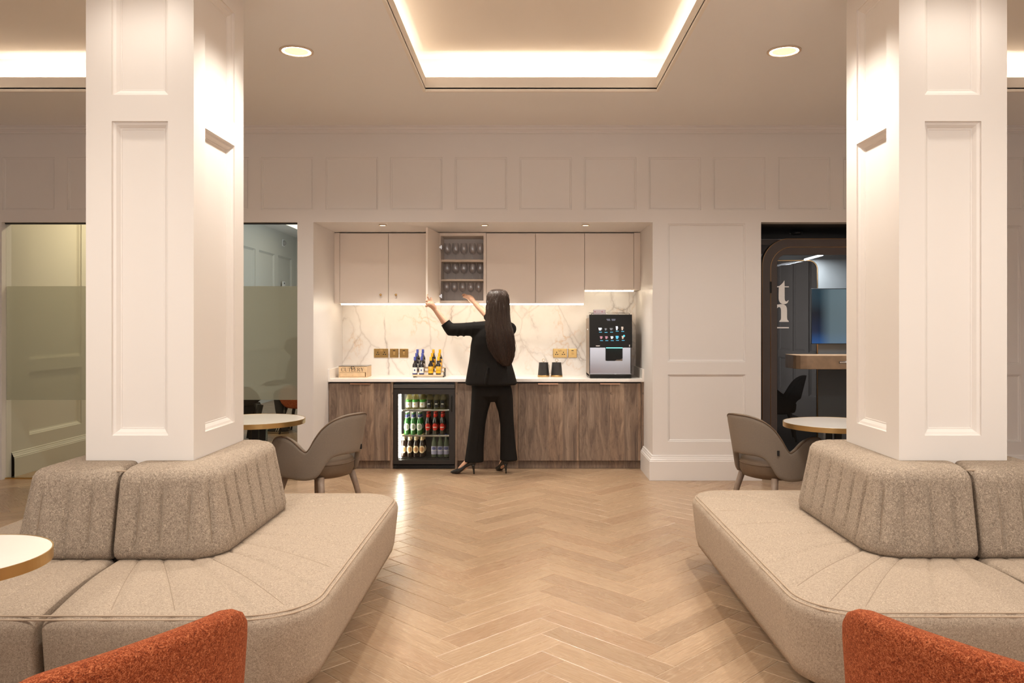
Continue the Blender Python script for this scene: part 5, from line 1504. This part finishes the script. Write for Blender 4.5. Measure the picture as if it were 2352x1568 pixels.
# ---- hair: a full long fall down the back, with loose strands
H = [(1.783,-.287,7.715,.022,.024),(1.776,-.287,7.712,.056,.062),(1.755,-.287,7.706,.083,.096),(1.72,-.287,7.700,.098,.112),(1.67,-.286,7.690,.104,.112),(1.60,-.285,7.672,.106,.104),(1.53,-.283,7.655,.108,.094),(1.46,-.278,7.630,.112,.080),(1.40,-.268,7.603,.122,.066),(1.33,-.258,7.588,.126,.058),(1.26,-.248,7.580,.122,.053),(1.20,-.238,7.576,.112,.048),(1.14,-.226,7.574,.095,.042),(1.09,-.212,7.574,.068,.032),(1.05,-.200,7.575,.034,.018)]
hair = MB(); hv = []; hf = []; n = 72
rs = random.Random(3)
ph = [rs.uniform(0, 6.28) for _ in range(8)]
def hair_pt(f, t_, out=1.0):
    """f = 0 crown .. 1 tips (in rows), t_ = angle"""
    x_ = f*(len(H)-1); j = min(int(x_), len(H)-2); a = x_-j
    z, cx_, cy_, rx, ry = [H[j][q]*(1-a)+H[j+1][q]*a for q in range(5)]
    w_ = 1+.034*math.sin(9*t_+ph[0]+f*7)*min(1,.3+f)+.026*math.sin(17*t_+ph[1]-f*11)*min(1,.3+f)+.016*math.sin(31*t_+ph[2]+f*16)
    return V((cx_+rx*w_*out*math.cos(t_), cy_+ry*w_*out*math.sin(t_), z))
rowsN = 44
for r_ in range(rowsN+1):
    for i in range(n): hv.append(hair_pt(r_/rowsN, 2*PI*i/n))
for r_ in range(rowsN):
    for i in range(n): hf.append((r_*n+i, r_*n+(i+1)%n, (r_+1)*n+(i+1)%n, (r_+1)*n+i))
hf.append(tuple(range(n))); hf.append(tuple(rowsN*n+i for i in range(n)))
# open the front of the face: keep hair only behind the hairline
keep = []
for f in hf:
    c = sum((V(hv[q]) for q in f), V())/len(f)
    lx = (c.x-hc.x)*math.cos(HT)+(c.y-hc.y)*math.sin(HT); ly = -(c.x-hc.x)*math.sin(HT)+(c.y-hc.y)*math.cos(HT)
    if ly > .035 and 1.44 < c.z < 1.722: continue
    keep.append(f)
hair.add(hv, keep, True)
ho = hair.build('hair', M_hair, woman, WO, fix=False)
st = MB()
for k in range(760):
    t_ = rs.uniform(PI*.98, PI*2.02) if k < 690 else rs.uniform(0, 2*PI)
    f0 = rs.uniform(.02,.35); f1 = min(1.0, f0+rs.uniform(.35,.75)); o_ = rs.uniform(1.0,1.025); wv = rs.uniform(.002,.008); p0 = rs.uniform(0,6.28); rs2 = rs.uniform(.1,.75)
    if k >= 690: f1 = min(f1, .3)
    pts = []
    for q in range(9):
        f = f0+(f1-f0)*q/8; tt = t_+.10*math.sin(f*8+p0)*f
        p = hair_pt(f, tt, o_+(rs2*max(0,f-.55) if k % 4 == 0 else 0)); p.x += wv*math.sin(q*1.3+p0); pts.append(p)
    st.tube(pts, [.0005]+[.0011]*7+[.0004], 4)
so_ = st.build('loose_strands', M_hair2, None, WO, fix=False); so_.parent = ho; so_.location = (0,0,0); so_['kind'] = 'stuff'

# ================================================================ SEATED PERSON BEHIND THE GLASS
PO = V((-3.08, 10.78, 0))
man = thing('person', 'person in dark clothes and trainers seated behind the frosted glass', 'person', PO)
B = MB(); px_, py_ = PO.x, PO.y
def mp_(x, y, z): return V((px_+x, py_+y, z))
B.loft([(mp_(-.10,0,1.045),.03,.03),(mp_(-.095,0,1.06),.055,.055),(mp_(-.09,0,1.09),.085,.070),(mp_(-.085,0,1.14),.098,.078),(mp_(-.085,0,1.20),.096,.078),(mp_(-.085,0,1.245),.070,.060),(mp_(-.085,0,1.26),.03,.028)], 22)
B.capsule([mp_(-.195,0,1.125), mp_(-.18,0,1.155)], .013, 8)
for s in (-1,1): B.sphere(tuple(mp_(-.085,s*.078,1.14)), .018,.008,.03)
B.capsule([mp_(-.07,0,1.08), mp_(-.04,0,.98)], [.055,.06])
B.loft([(mp_(.02,0,.46),.13,.17),(mp_(.02,0,.60),.12,.16),(mp_(-.01,0,.80),.125,.185),(mp_(-.03,0,.93),.11,.19),(mp_(-.04,0,.99),.07,.11)], 26)
for s in (-1,1):
    B.capsule([mp_(-.03,s*.19,.93), mp_(-.08,s*.23,.70), mp_(-.30,s*.16,.66)], [.06,.05,.038])
    h0 = mp_(-.32,s*.15,.66); B.capsule([h0, mp_(-.38,s*.13,.655)], [.034,.036])
    for q in range(4): B.capsule([mp_(-.39,s*.13+(q-1.5)*.019,.655), mp_(-.43,s*.13+(q-1.5)*.019,.648), mp_(-.455,s*.13+(q-1.5)*.018,.632)], [.010,.009,.0075], 8)
    B.capsule([mp_(-.35,s*.10,.66), mp_(-.40,s*.085,.665)], [.012,.010], 8)
    kx = -.24 if s < 0 else -.30
    B.capsule([mp_(.0,s*.10,.52), mp_(-.14,s*.12,.53), mp_(kx,s*.13,.50)], [.095,.085,.062]); B.capsule([mp_(kx,s*.13,.49), mp_(kx+.02,s*.13,.30), mp_(kx+.06,s*.13,.10)], [.060,.054,.042])
    B.capsule([mp_(kx+.06,s*.13,.07), mp_(kx-.08,s*.14,.045)], [.045,.035])
remeshed(B, 'body', mat('dark_clothes', (.022,.022,.026), .85), man, PO, .010, 4)
hh = MB().loft([(mp_(-.05,0,1.12),.075,.078),(mp_(-.055,0,1.18),.080,.084),(mp_(-.07,0,1.24),.074,.072),(mp_(-.075,0,1.272),.035,.035)], 20).build('hair', mat('short_dark_hair', (.018,.014,.012), .6), man, PO)
M_stripe = mat('trainer_stripe', (.62,.58,.52), .6); M_tr = mat('trainer_black', (.016,.015,.015), .6); M_sole = mat('trainer_sole', (.20,.14,.085), .7)
for s in (-1,1):
    kx = (-.24 if s < 0 else -.30)+.06
    tr = MB().loft([(mp_(kx-.06,s*.135,.022),.145,.046),(mp_(kx-.06,s*.135,.045),.142,.045),(mp_(kx-.04,s*.135,.075),.11,.041),(mp_(kx-.0,s*.135,.105),.065,.040),(mp_(kx+.005,s*.135,.12),.055,.040)], 22).build('trainer', M_tr, man, PO)
    sl_ = MB().loft([(mp_(kx-.06,s*.135,.0),.145,.047),(mp_(kx-.06,s*.135,.023),.148,.049)], 22).build('sole', M_sole, None, PO); sl_.parent = tr; sl_.location = (0,0,0)
    for q in range(3):
        x_ = kx-.075+q*.028
        z_ = MB().tube([mp_(x_,s*.135-.047,.028), mp_(x_+.010,s*.135-.0445,.055), mp_(x_+.020,s*.135-.040,.080)], .005, 6).build('stripe', M_stripe, None, PO); z_.parent = tr; z_.location = (0,0,0)
